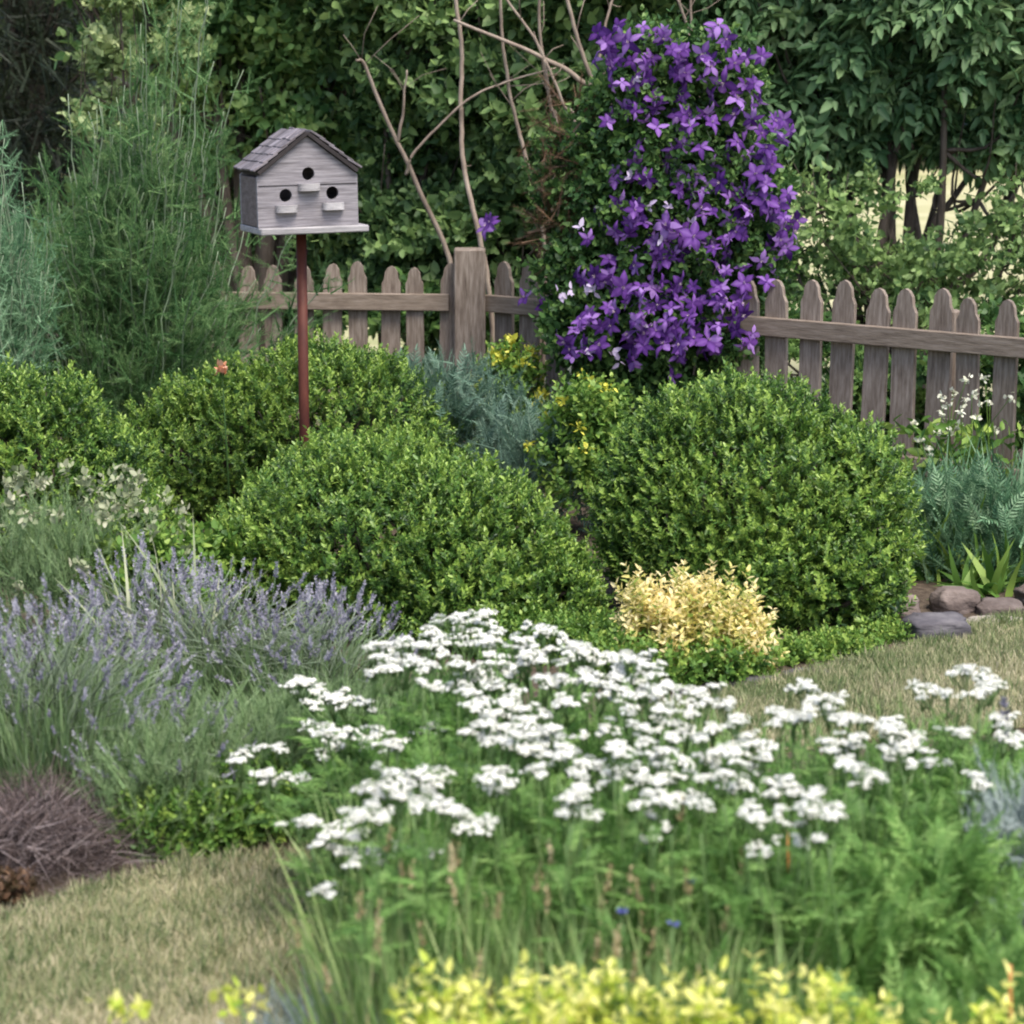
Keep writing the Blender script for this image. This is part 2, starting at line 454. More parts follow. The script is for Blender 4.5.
def boxwood(px, Y, clumps, nsp, label, seed):
    """clumps: (px, dY, z_center, rx, ry, rz)"""
    base = np.array([XA(px, Y), Y, 0.0])
    cl = [(XA(c[0], Y + c[1], c[2]), Y + c[1], c[2], c[3], c[4], c[5]) for c in clumps]
    t = thing('boxwood_bush', base, label, 'bush', 'clipped boxwood bushes')
    p, nn = clump_points(cl, nsp, .55, 1.03, .10, 7, .015, .62, -.75)
    h_ = noise3(p + seed * 3.1, 8.0); rr_ = rng.uniform(size=len(p))
    cen_ = np.array([base[0], base[1], .2]); far_ = np.linalg.norm(p - cen_, axis=1)
    gap = (h_ > .95) & (rr_ < .85) & (p[:, 2] < .72 * max(c[2] + c[5] for c in cl) + .1 * h_)
    p = p[~gap]; nn = nn[~gap]
    p = p + nn * (noise3(p + 7, 11.0) * .020 + noise3(p + 2, 5.0) * .016)[:, None]
    big = rng.uniform(size=len(p)) < .12
    mb = MB(); fill(mb, BOXS, p[~big], nn[~big], .058, 1, .75, .6, .45, .19, patch=.20)
    fill(mb, BOXS, p[big] + nn[big] * .012, nn[big], .085, .8, 1.1, .5, .62, .15)
    mb.obj('foliage', M['box'], t)
    # inner branches
    mb = MB()
    for c in cl:
        for i in range(26):
            u = nrm(rnd(1))[0]; u[2] = abs(u[2])
            e = np.array(c[:3]) + u * np.array(c[3:]) * .85
            b0 = np.array([c[0] * .7 + base[0] * .3, c[1], 0]) + rnd(1)[0] * [.06, .06, 0]
            m_ = (b0 + e) / 2 + rnd(1)[0] * .05
            tube(mb, curve([b0, m_, e], 5), [.014, .004], 5)
    mb.obj('stems', M['bark'], t)
    return t

def tree(name, px, Y, clumps, n, Ts, size, mat, label, cat='tree', group=None, stems=3, srad=.05, up=.1, out=.8, jit=.6, tint=.5, tvar=.15, lump=.2, freq=2.2, lo=.25, base=None, barkm=None, patch=.08, sv=.3, power=.7, subs=16):
    bx = XA(px, Y) if base is None else base
    b = np.array([bx, Y, 0.0])
    t = thing(name, b, label, cat, group)
    if subs:
        sc = []
        for c in clumps:
            for q in range(subs):
                u = nrm(rnd(1))[0]; rr = rng.uniform(.35, 1.0)
                f_ = rng.uniform(.26, .44)
                sc.append((c[0] + u[0] * c[3] * rr, c[1] + u[1] * c[4] * rr, c[2] + u[2] * c[5] * rr, c[3] * f_, c[4] * f_, c[5] * f_ * .7))
        sc = np.array(sc)
        wk = sc[:, 3] * sc[:, 4]; k_ = rng.choice(len(sc), n, p=wk / wk.sum()); u = nrm(rnd(n)); u[:, 2] = np.where(u[:, 2] < -.2, -u[:, 2], u[:, 2])
        p = sc[k_, :3] + u * sc[k_, 3:6] * (rng.uniform(size=(n, 1)) ** .5); nn = nrm(u * [1, 1, .7] + (p - np.mean(np.array(clumps)[:, :3], axis=0)) * .3)
        ok = p[:, 2] > .05; p = p[ok]; nn = nn[ok]
        tint = tint + rng.normal(size=len(sc))[k_][ok] * .13
    else:
        p, nn = clump_points(clumps, n, lo, 1.05, lump, freq, .05, power, -.99)
    mb = MB(); fill(mb, Ts, p, nn, size, out, up, jit, tint, tvar, patch=patch, sv=sv)
    mb.obj('crown', M[mat], t)
    mb = MB()
    bases = [b + np.array([rng.normal() * .12 * (stems > 1), rng.normal() * .12 * (stems > 1), 0]) for _ in range(stems)]
    for i, c in enumerate(clumps):
        b0 = bases[i % stems]; e = np.array(c[:3]) + rnd(1)[0] * .1
        h = max(.3, c[2] * .55)
        m1 = b0 + (e - b0) * [.2, .2, 0] + [0, 0, h * .5] + rnd(1)[0] * .05
        m2 = b0 + (e - b0) * [.55, .55, 0] + [0, 0, h] + rnd(1)[0] * .06
        tube(mb, curve([b0, m1, m2, e], 6), [srad, srad * .3], 7)
        for q in range(5):
            u = nrm(rnd(1))[0]
            e2 = np.array(c[:3]) + u * np.array(c[3:6]) * .8
            tube(mb, curve([m2 + (e - m2) * .4, (m2 + e2) / 2 + rnd(1)[0] * .06, e2], 4), [srad * .3, srad * .08], 5)
    mb.obj('trunk', barkm or M['bark'], t)
    return t

# ================================================================== SETTING
def sheet(name, x0, x1, y0, y1, z, mat, n=2):
    xs = np.linspace(x0, x1, n); ys = np.linspace(y0, y1, n)
    X, Yy = np.meshgrid(xs, ys); V = np.c_[X.ravel(), Yy.ravel(), np.full(X.size, z)]
    i = np.arange(n - 1); a = (i[:, None] * n + i[None]).ravel()
    mb = MB(); mb.add(V, np.stack([a, a + 1, a + n + 1, a + n], 1))
    return mb, V
# garden soil: one big sheet to the horizon, gently uneven near by
mb, V = sheet('ground', -250, 250, -100, 400, 0, None, 2)
mb.v[0][:, 2] = -.012
g = mb.obj('ground', M['field']); tag(g, kind='structure')
mb, V = sheet('garden_bed_soil', -7, 7, .5, 12.9, 0, None, 120)
v = mb.v[0]; edge = np.minimum(np.minimum(v[:, 0] + 7, 7 - v[:, 0]), np.minimum(v[:, 1] - .5, 12.9 - v[:, 1]))
v[:, 2] = np.clip(edge, 0, .3) / .3 * (.006 + .008 * (noise3(v, 3) + 1.2) * .5) - .004
g = mb.obj('soil_bed', M['soil'], smooth=True); tag(g, kind='structure')

# lawn path winding between the beds
farE = [G(-160, 960), G(0, 925), G(60, 905), G(140, 880), G(250, 862), G(330, 850), G(500, 775), G(650, 715), G(760, 690), G(850, 668), G(920, 648), G(965, 632), G(1030, 620), G(1200, 606)]
nearE = [G(-160, 1500), G(0, 1350), G(120, 1250), G(230, 1140), G(310, 1040), G(350, 930), G(470, 870), G(620, 800), G(740, 765), G(850, 748), G(930, 740), G(1000, 735), G(1080, 730), G(1250, 725)]
fa = curve(farE, 12); na = curve(nearE, 12)
NL = 16
u = np.linspace(0, 1, NL)[None, :, None]
LV = fa[:, None] * (1 - u) + na[:, None] * u
wob = noise3(fa, 9.0) * .012
LV[:, 0, 1] += wob; LV[..., 2] = .024 + .006 * noise3(LV.reshape(-1, 3), 2.5).reshape(LV.shape[:2])
LV[:, 0, 2] = .0; LV[:, -1, 2] = .0
nn_ = len(fa)
i = np.arange(nn_ - 1)[:, None] * NL; j = np.arange(NL - 1)[None]
f = np.stack([i + j, i + j + 1, i + NL + j + 1, i + NL + j], -1).reshape(-1, 4)[:, ::-1]
mb = MB(); mb.add(LV.reshape(-1, 3), f)
g = mb.obj('lawn', M['lawn'], smooth=True); tag(g, kind='structure')
# blades of the lawn
N = 150000
a = rng.uniform(0, nn_ - 1.001, N); b = rng.uniform(0, 1, N)
w = np.linalg.norm(fa - na, axis=1); seglen = np.append(np.linalg.norm(np.diff(fa, axis=0), axis=1), 0)
dens = (w * seglen)[:-1]; dens /= dens.sum()
ai = rng.choice(nn_ - 1, N, p=dens); fr = rng.uniform(size=N)
FA = fa[ai] * (1 - fr[:, None]) + fa[ai + 1] * fr[:, None]; NA = na[ai] * (1 - fr[:, None]) + na[ai + 1] * fr[:, None]
pp = FA * (1 - b[:, None]) + NA * b[:, None]; pp[:, 2] = .018
keep = (pp[:, 1] > 4.6)
pp = pp[keep]; n = len(pp)
mb = MB()
tn = .50 + .22 * noise3(pp, 2.0) + .20 * noise3(pp, 7)
bare = (noise3(pp + 3, 5.5) > 1.35) & (rng.uniform(size=n) < .7); pp = pp[~bare]; tn = tn[~bare]; n = len(pp)
scatter(mb, SHORT, pp, nrm(rnd(n, .42) + [0, 0, 1]), rnd(n) + 1e-3, rng.uniform(.018, .045, n), tn)
for k in range(170):
    c_ = pp[rng.integers(n)]; m_ = rng.integers(14, 40)
    scatter(mb, SHORT, c_ + rnd(m_, .014) * [1, 1, 0], nrm(rnd(m_, .5) + [0, 0, 1]), rnd(m_), rng.uniform(.03, .065, m_), rng.uniform(-.05, .4))
g = mb.obj('grass', M['lawnb']); tag(g, 'short dry green and straw coloured grass of the winding lawn path', 'grass', kind='stuff')

# ------------------------------------------------------------------ picket fence
post = np.array([XA(470, 12.0, .9), 12.0, 0])
def rail_z(): return .81
fence = thing('picket_fence', post, 'weathered grey brown wooden picket fence with rounded pickets behind the bushes', 'fence')
def picket_mesh(w, h, seed):
    r = np.random.default_rng(seed); w = w * r.uniform(.92, 1.06); h = h + r.normal() * .008; hw = w / 2; pts = [(-hw, 0), (hw, 0), (hw, h - w * .92)]
    pts += [(hw * .74, h - w * .66), (hw * .64, h - w * .30), (hw * .36, h - w * .08), (0, h), (-hw * .36, h - w * .08), (-hw * .64, h - w * .30), (-hw * .74, h - w * .66)]
    pts += [(-hw, h - w * .92)]
    mb = MB(); prism(mb, pts, -.011, .011)
    return mb.mesh('picket', M['fence'])
pmL = [picket_mesh(.094, 1.0, s) for s in range(4)]
pmR = [picket_mesh(.112, 1.02, s) for s in range(4)]
def run(p0, p1, spacing, meshes, start=.1):
    d = p1 - p0; L = np.linalg.norm(d); d = d / L; ang = math.atan2(d[1], d[0])
    s = start
    while s < L:
        o = bpy.data.objects.new('picket', random.choice(meshes)); C.objects.link(o)
        o.parent = fence; o.matrix_parent_inverse = parent_inv(fence)
        q = p0 + d * s
        o.location = (q[0], q[1], rng.normal() * .008); o.rotation_euler = (rng.normal() * .01, rng.normal() * .012, ang)
        s += spacing * rng.uniform(.94, 1.06)
    nrmv = np.array([d[1], -d[0], 0])     # towards the camera
    for z in (.81, .25):
        mb = MB(); box(mb, (0, 0, 0), (L, .036, .085), 0, bev=.004)
        o = mb.obj('rail', M['rail'])
        o.parent = fence; o.matrix_parent_inverse = parent_inv(fence)
        m_ = (p0 + p1) / 2 + nrmv * .031
        o.location = (m_[0], m_[1], z); o.rotation_euler = (0, 0, ang)
def fpost(p, h, w=.13, cap=False):
    mb = MB(); box(mb, (0, 0, h / 2), (w, w, h), 0, bev=.006)
    if cap: box(mb, (0, 0, h + .012), (w + .03, w + .03, .022), 0, bev=.004)
    o = mb.obj('post', M['fence']); o.parent = fence; o.matrix_parent_inverse = parent_inv(fence)
    o.location = (p[0], p[1], 0)
leftend = np.array([-3.6, 12.35, 0])
rightend = np.array([XA(1024, 10.1, .8) + .9, 10.1 - .78, 0])
run(leftend, post + [-.1, 0, 0], .143, pmL)
run(post + [.1, -.03, 0], rightend, .163, pmR)
fpost(post + [0, -.04, 0], 1.08, .155, False)
dR = (rightend - post) / np.linalg.norm(rightend - post)
for s_, h_ in ((1.45, .94), (2.62, .93)):
    fpost(post + dR * s_ + np.array([.09, .09, 0]), h_, .09)
fpost(leftend + [1.3, .1, 0], .95, .09)

# ------------------------------------------------------------------ birdhouse on its pole
BY = 9.4
bp = PY(301, 224, BY); bz = bp[2]
bird = thing('birdhouse', (bp[0], BY, 0), 'grey wooden gabled birdhouse with three holes on a rusty red pole', 'birdhouse')
YAW = R(21)
cY, sY = math.cos(YAW), math.sin(YAW)
def place(o):
    o.parent = bird
    o.location = (-.006, 0, bz); o.rotation_euler = (0, R(-.8), YAW)
    return o
W2, DP, EH, AH = .200, .130, .192, .343     # half width, half depth, eave and apex height of the walls
# front wall with real holes
def wall(y0, y1, holes, name, mat):
    outer = [(-W2, 0), (W2, 0), (W2, EH), (0, AH), (-W2, EH)]
    vs = [Vector(p) for p in outer]; fcs = [list(range(5))]; edges = [(k, (k + 1) % 5) for k in range(5)]
    for (hx, hz, hr) in holes:
        s0 = len(vs); k = 20
        vs += [Vector((hx + hr * math.cos(q * 2 * math.pi / k), hz + hr * math.sin(q * 2 * math.pi / k))) for q in range(k)]
        edges += [(s0 + q, s0 + (q + 1) % k) for q in range(k)]
    vo, eo, fo, *_ = geometry.delaunay_2d_cdt(vs, edges, [], 1, 1e-6)
    keepf = []
    for ff in fo:
        c = sum((vo[q] for q in ff), Vector((0, 0))) / len(ff)
        if any((c - Vector((hx, hz))).length < hr * .97 for hx, hz, hr in holes): continue
        keepf.append(ff)
    mb = MB(); n = len(vo); P2 = np.array([(q.x, q.y) for q in vo])
    V = np.vstack([np.c_[P2[:, 0], np.full(n, y0), P2[:, 1]], np.c_[P2[:, 0], np.full(n, y1), P2[:, 1]]])
    tri = np.array(keepf)
    ecount = {}
    for t_ in keepf:
        for q in range(3):
            e = (t_[q], t_[(q + 1) % 3]); ecount[e] = 1
    bd = [(a_, b_) for (a_, b_) in ecount if (b_, a_) not in ecount]
    sidef = np.array([[a_, b_, b_ + n, a_ + n] for a_, b_ in bd])
    mb.add(V, [tri[:, ::-1], tri + n, sidef])
    return place(mb.obj(name, mat))
holes = [(.004, .200, .025), (-.088, .120, .025), (.098, .124, .025)]
wall(-DP, -DP + .018, holes, 'front_wall', M['bwood'])
wall(DP - .018, DP, [], 'back_wall', M['bwood'])
# seam board lines: the front is three boards, the shadow in the groove between them painted as a dark strip
mb = MB()
box(mb, (0, -DP - .0015, .082 - .041), (2 * W2 - .004, .006, .078), bev=.002)
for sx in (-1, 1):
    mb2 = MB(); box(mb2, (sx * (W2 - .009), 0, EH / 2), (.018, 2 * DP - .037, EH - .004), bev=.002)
    place(mb2.obj('side_wall', M['bshade']))
mb = MB()
box(mb, (.014, -.015, -.014), (2 * W2 + .030, 2 * DP + .06, .026), bev=.004)
place(mb.obj('platform', M['bpale']))
for hx, hz, hr in holes:
    mb = MB(); z_ = hz - .050
    k = 12; an = np.linspace(0, math.pi, k)
    pts = [(hx + .048, -.0)] 
    # rounded little ledge
    V = []
    for zz in (z_ - .008, z_ + .013):
        V += [[hx + .043 * math.cos(a_), -DP - .001 - .034 * math.sin(a_) ** .6, zz - (.006 if zz < z_ else 0)] for a_ in an]
    V = np.array(V); idx = np.arange(k)
    mb.add(V, [idx[None], (idx[::-1] + k)[None], np.stack([idx[:-1], idx[:-1] + k, idx[1:] + k, idx[1:]], 1), np.array([[0, k - 1, 2 * k - 1, k]])])
    place(mb.obj('perch', M['bpale']))
# thin dark strip over the seam, painted as its groove shadow
mb = MB(); box(mb, (0, -DP - .0008, .158), (2 * W2 - .01, .0022, .003)); place(mb.obj('seam_shadow', M['trimw']))
# roof
roof_mb = MB()
sl = math.atan2(AH - EH, W2); slen = math.hypot(AH - EH, W2)
OV = .018
for sx in (-1, 1):
    L = slen - .002
    cx = sx * (math.cos(sl) * L / 2); cz = AH + .012 - math.sin(sl) * L / 2
    box(roof_mb, (cx, 0, cz), (L, 2 * DP + 2 * OV, .016), ry=sx * sl, bev=.002)
roof = place(roof_mb.obj('roof', M['trimw']))
sh = MB()
for sx in (-1, 1):
    for row in range(5):
        u0 = .004 + row * .0455
        ny = 5
        ys = np.linspace(-DP - OV - .004, DP + OV + .004, ny + 1) + np.r_[0, rng.normal(size=ny - 1) * .008, 0]
        for q in range(ny):
            L = .068; uu = u0 + L / 2 + rng.normal() * .002
            if uu + L / 2 > slen + .02: continue
            lift = .026 + .002 * q % .003
            cx = sx * (math.cos(sl) * uu + math.sin(sl) * (lift - .008)); cz = AH + .012 - math.sin(sl) * uu + math.cos(sl) * (lift - .010)
            box(sh, (cx, (ys[q] + ys[q + 1]) / 2, cz), (L, ys[q + 1] - ys[q] - .003, .009), ry=sx * (sl - .09), bev=.002, tint=rng.uniform())
s_ = sh.obj('shingles', M['shake']); s_.parent = roof
mb = MB(); tube(mb, [(0, 0, 0), (0, 0, bz * .5), (0, 0, bz - .03)], .0205, 14)
o = mb.obj('pole', M['rust'], smooth=True); o.parent = bird
mb = MB(); box(mb, (0, 0, bz - .031), (.09, .09, .008), YAW); o = mb.obj('mounting_plate', M['rust']); o.parent = bird

# ================================================================== BACKGROUND (behind the fence)
def cl_(px, py, Y, rx, rz, ry=None):
    c = PY(px, py, Y)
    return (c[0], Y, c[2], rx, ry or rx, rz)
# far wood across the field
mb = MB()
ts = []
for i in range(70):
    x = -26 + i * .76 + rng.normal() * .4; Y = 48 + rng.uniform(-4, 6); h = rng.uniform(5, 9)
    ts.append((x, Y, h * .5, 2.0, 1.6, h * .52))
p, nn = clump_points(ts, 26000, .5, 1.05, .2, .7, .1, .6, -.99)
fill(mb, BROAD, p, nn, .75, .8, .2, .6, .5, .15, patch=.1)
g = mb.obj('distant_wood', M['dark']); tag(g, 'dark leafy wood far across the pale field, seen between stems', 'woods', kind='stuff')

# conifer top left
px, Y = 25, 16.0
cl = []
for k in range(9):
    z = .5 + k * .55; r_ = .95 * (1 - k / 11)
    cl.append((XA(px, Y, 2), Y, z, r_, r_, .5))
tree('conifer_tree', px, Y, cl, 5200, CONI, .28, 'conifer', 'dark conifer at the top left behind the feathery shrub', 'tree', stems=1, srad=.1, up=-.1, lo=.2, lump=.15, subs=0)

Y = 13.2  # pale foliage added to stand for bright field glimpses between the stems
tree('field_glimpse_foliage', 120, Y, [cl_(110, 50, Y, .2, .25), cl_(150, 150, Y, .18, .2), cl_(90, 120, Y, .15, .2), cl_(130, -20, Y, .25, .25), cl_(190, 40, Y, .2, .2)], 620, BROAD, .13, 'pale',
     'pale leaves added in place of bright field glimpsed through the feathery shrub', 'tree', stems=2, srad=.02, subs=9)
# broad-leaved tree behind the birdhouse
Y = 14.2
cl = [cl_(250, 60, Y, .55, .5), cl_(330, 20, Y + .2, .6, .5), cl_(180, 10, Y, .55, .5), cl_(290, 110, Y, .45, .35), cl_(210, 130, Y + .3, .45, .4),
      cl_(250, -60, Y, .8, .5), cl_(360, -40, Y, .6, .5), cl_(130, -60, Y, .7, .5), cl_(250, -160, Y, .9, .6), cl_(330, 90, Y + .5, .45, .4)]
tree('broadleaf_tree', 260, Y, cl, 5600, BROAD, .20, 'mid', 'mid green broad leaved tree rising right behind the birdhouse roof', 'tree', stems=2, srad=.06, lump=.25, jit=.7)

# dark thicket shrubs behind the fence
Y = 13.6
def shrub(px, cls, n, T, size, mat, label, **k):
    return tree(k.pop('name', 'dark_shrub'), px, k.pop('Y'), cls, n, T, size, mat, label, 'shrub', 'shrubs behind the fence', **k)
shrub(400, [cl_(380, 180, Y, .5, .5), cl_(420, 100, Y, .5, .5), cl_(430, 240, Y, .5, .4), cl_(360, 270, Y, .5, .4), cl_(400, 20, Y, .55, .5), cl_(400, -60, Y, .6, .5)],
      4600, BROAD, .19, 'dark', 'dark leafy shrub between the birdhouse and the square fence post', Y=Y, srad=.035)
Y = 13.2
shrub(540, [cl_(520, 200, Y, .5, .5), cl_(560, 120, Y, .5, .5), cl_(500, 260, Y, .45, .35), cl_(510, 60, Y, .5, .5), cl_(590, 30, Y, .55, .5), cl_(560, -50, Y, .7, .5)],
      4800, BROAD, .22, 'dark', 'dark shrub with larger leaves directly behind the bare branches', Y=Y, srad=.035, tint=.55)
Y = 15.5
shrub(300, [cl_(300, 200, Y, .8, .7), cl_(200, 230, Y, .7, .6), cl_(340, 280, Y, .8, .5), cl_(250, 280, Y, .7, .6), cl_(150, 260, Y, .7, .6)],
      4200, BROAD, .22, 'dark', 'low dark shrub behind the pickets below the birdhouse', Y=Y, srad=.035)
Y = 14.6
shrub(700, [cl_(660, 100, Y, .7, .6), cl_(720, 20, Y, .7, .6), cl_(700, 200, Y, .65, .6), cl_(740, 120, Y, .5, .6), cl_(650, 260, Y, .6, .5), cl_(740, 260, Y, .35, .4), cl_(700, -70, Y, .9, .5)],
      4600, BROAD, .20, 'dark', 'dark tall shrub hidden mostly behind the purple clematis', Y=Y, srad=.035)
# big multi-stemmed tree on the right
Y = 13.4
cl = [cl_(960, 40, Y - .3, .55, .38), cl_(1030, 60, Y - .3, .55, .45), cl_(880, 30, Y, .5, .4), cl_(800, 60, Y, .5, .45), cl_(830, -30, Y, .7, .4), cl_(950, -40, Y, .8, .4),
      cl_(1000, 130, Y - .2, .4, .22), cl_(1060, -30, Y, .8, .5), cl_(900, 100, Y + .1, .5, .25), cl_(790, 120, Y, .4, .35), cl_(850, 140, Y + .2, .35, .25), cl_(900, -130, Y, 1.2, .5)]
t = tree('ash_tree', 890, Y, cl, 7200, ASH, .23, 'ash', 'large tree with drooping blue green leaves overhanging the right fence', 'tree', stems=5, srad=.045, up=-.45, out=.7, jit=.5, lump=.25, tint=.5, tvar=.18)
mb = MB()
for (x0, y0, x1, y1, r0) in ((868, 300, 838, 90, .035), (872, 300, 880, 60, .04), (905, 300, 935, 80, .045), (908, 300, 960, 110, .03), (880, 300, 905, 60, .035), (850, 290, 800, 180, .02), (925, 250, 1010, 120, .028), (866, 290, 820, 120, .025)):
    a0 = PY(x0, y0, Y - .1 + rng.normal() * .1); a1 = PY(x1, y1, Y + rng.normal() * .15)
    g0 = a0.copy(); g0[2] = 0; g0[0] += (890 - x0) * .001
    m_ = (a0 + a1) / 2 + rnd(1)[0] * .05
    tube(mb, curve([g0, a0, m_, a1], 7), [r0, r0 * .4], 7)
mb.obj('stem', M['bark'], t)
# low loose shrub in front of the field at right
Y = 12.6
shrub(900, [cl_(820, 240, Y, .4, .25), cl_(900, 265, Y, .45, .22), cl_(980, 255, Y, .45, .25), cl_(1040, 210, Y, .35, .35), cl_(860, 200, Y, .35, .18), cl_(800, 190, Y, .2, .2), cl_(830, 300, Y, .5, .3), cl_(960, 300, Y, .6, .25), cl_(1060, 280, Y, .5, .3)],
      900, BROAD, .13, 'dark', 'loose open shrub behind the right pickets, pale field showing through', Y=Y, srad=.02, tint=.6, lump=.3, jit=.9)
Y = 12.9
shrub(620, [cl_(520, 320, Y, .4, .25), cl_(620, 320, Y, .5, .3), cl_(440, 320, Y, .4, .25), cl_(720, 320, Y, .45, .28)],
      2600, BROAD, .16, 'clem', 'low green shrub filling the fence corner behind the pickets', Y=Y, srad=.02)

Y = 11.9
shrub(880, [cl_(800, 370, Y, .3, .3), cl_(880, 380, Y - .2, .35, .28), cl_(960, 380, Y - .3, .35, .28), cl_(1040, 380, Y - .4, .4, .3), cl_(740, 350, Y + .1, .3, .3), cl_(850, 440, Y, .5, .3), cl_(980, 440, Y - .2, .5, .3)],
      2600, BROAD, .12, 'clem', 'low leafy growth close behind the right pickets, below the rail', Y=Y, srad=.015, subs=10)
# bare branched shrub
Y = 12.35
bare = thing('bare_shrub', (XA(500, Y), Y, 0), 'leafless shrub of pale bare branches rising behind the square fence post', 'shrub')
BR = [([(452, 300), (446, 250), (397, 143), (366, 68), (356, 60)], .017, .006), ([(397, 143), (403, 110), (407, 70)], .009, .004),
      ([(490, 300), (481, 244), (463, 164), (461, 98), (461, 39), (453, -20)], .014, .009), ([(545, 260), (530, 172), (512, 109), (503, 40), (499, -20)], .012, .007),
      ([(620, 130), (580, 80), (545, 59), (506, 41), (453, 20)], .016, .007), ([(575, 150), (563, 103), (537, 43), (500, -10)], .008, .006),
      ([(556, 150), (551, 105), (541, 51), (539, -20)], .010, .007), ([(610, 130), (588, 70), (562, -15)], .012, .009),
      ([(405, 175), (416, 150), (467, 101), (506, 82), (555, 68)], .008, .004), ([(600, 60), (604, 31), (618, -20)], .007, .006),
      ([(700, 120), (690, 39), (672, -20)], .008, .006), ([(696, 98), (692, 40), (690, -20)], .007, .005), ([(545, 59), (549, 90), (556, 130)], .006, .004)]
for k, (pts, r0, r1) in enumerate(BR):
    P3 = [PY(x, y, Y - (.25 if k in (10, 11) else 0) + .04 * math.sin(k * 2 + q)) for q, (x, y) in enumerate(pts)]
    if k in (0, 2, 3, 5, 6, 7):
        P3 = [np.array([P3[0][0] * .6 + XA(515, Y) * .4, Y, 0])] + P3
    if k == 4: P3 = [np.array([XA(640, Y), Y, 0])] + P3
    mb = MB(); cc = curve(P3, 9); cc += np.c_[noise3(cc, 14) * .005, noise3(cc[:, ::-1], 14) * .005, np.zeros(len(cc))]
    tube(mb, cc, [r0 * 1.1, r1 * 1.1], 7)
    for q in range(3):
        ii = rng.integers(len(cc) // 2, len(cc) - 1); e = cc[ii] + rnd(1)[0] * [.12, .05, .1] + [0, 0, .12]
        tube(mb, [cc[ii], (cc[ii] + e) / 2 + rnd(1)[0] * .01, e], [r1 * .5, r1 * .25], 5)
    mb.obj('branch', M['twig'], bare, smooth=True)

# ================================================================== clematis
Y = 11.15
clem = thing('clematis', (XA(675, Y), Y, 0), 'tall clematis covered in purple flowers climbing over the fence', 'climbing plant')
cl = [cl_(660, 70, Y, .25, .22, .18), cl_(640, 110, Y, .25, .25, .2), cl_(715, 90, Y, .22, .28, .2), cl_(655, 180, Y, .38, .3, .25), cl_(735, 190, Y, .25, .3, .2), cl_(690, 250, Y, .45, .3, .25),
      cl_(620, 240, Y, .25, .25, .2), cl_(650, 320, Y, .42, .28, .28), cl_(580, 180, Y + .2, .24, .3, .18), cl_(580, 270, Y + .1, .20, .18, .2), cl_(755, 250, Y, .16, .22, .15), cl_(720, 330, Y, .28, .2, .25), cl_(590, 330, Y, .2, .22, .2), (XA(660, Y), Y, .35, .4, .25, .4)]
p, nn = clump_points(cl, 6800, .35, 1.0, .15, 5, .05, .6, -.99)
mb = MB(); fill(mb, BROAD, p, nn, .105, .8, .1, .7, .45, .18)
mb.obj('foliage', M['clem'], clem)
p, nn = clump_points([cl_(570, 150, Y + .1, .22, .3, .18), cl_(560, 220, Y + .1, .2, .2, .15)], 200, .2, 1.05, .2, 5, .05, .6, -.99)
mb = MB(); fill(mb, FEATH, p, nn, .14, .8, .4, .7, .5, .2)
mb.obj('dry_growth', M['reddish'], clem)
mb = MB()
for q in range(16):
    b0 = np.array([XA(675, Y) + rng.normal() * .06, Y + rng.normal() * .04, 0]); c = cl[q % len(cl)]
    e = np.array(c[:3]) + rnd(1)[0] * .12
    tube(mb, curve([b0, b0 * .6 + e * .4 + rnd(1)[0] * .06, e], 8), [.009, .003], 5)
mb.obj('stems', M['twig'], clem)
def clem_flower(seed, npet):
    r = np.random.default_rng(seed); mb = MB(); dull = r.normal() * .15
    for q in range(npet):
        a_ = q * 2 * math.pi / npet + r.normal() * .12
        u_ = np.linspace(0, 1, 6); wd = np.array([.10, .26, .36, .33, .2, .02]) * r.uniform(.62, .95)
        zz = .10 * np.sin(u_ * 2.6) - .45 * u_ ** 2 * r.uniform(-.6, 1.5)
        V = []
        for s in (-1, 0, 1):
            for k in range(6):
                V.append([u_[k] + .06, s * wd[k], zz[k] + (.05 * abs(s)) * math.sin(k * 1.9 + q)])
        V = np.array(V); ca, sa = math.cos(a_), math.sin(a_)
        V = V @ np.array([[ca, sa, 0], [-sa, ca, 0], [0, 0, 1]])
        f_ = [[s * 6 + k, s * 6 + k + 1, (s + 1) * 6 + k + 1, (s + 1) * 6 + k] for s in range(2) for k in range(5)]
        tt = np.tile(.38 + .12 * u_, 3); tt[6:12] += .28; tt = tt + r.normal() * .1 + dull
        mb.add(V * .064, np.array(f_), tt + r.normal() * .06, 0)
    n = 22
    d = nrm(np.c_[r.normal(size=(n, 2)) * .6, np.ones(n)])
    scatter(mb, blade(1, .18, 0), np.zeros((n, 3)) + [0, 0, .003], d, r.normal(size=(n, 3)), np.full(n, .017), .5, 1)
    return mb.mesh('flower', [M['clemp'], M['stamen']])
CF = [clem_flower(s, 4 + s % 3) for s in range(12)]
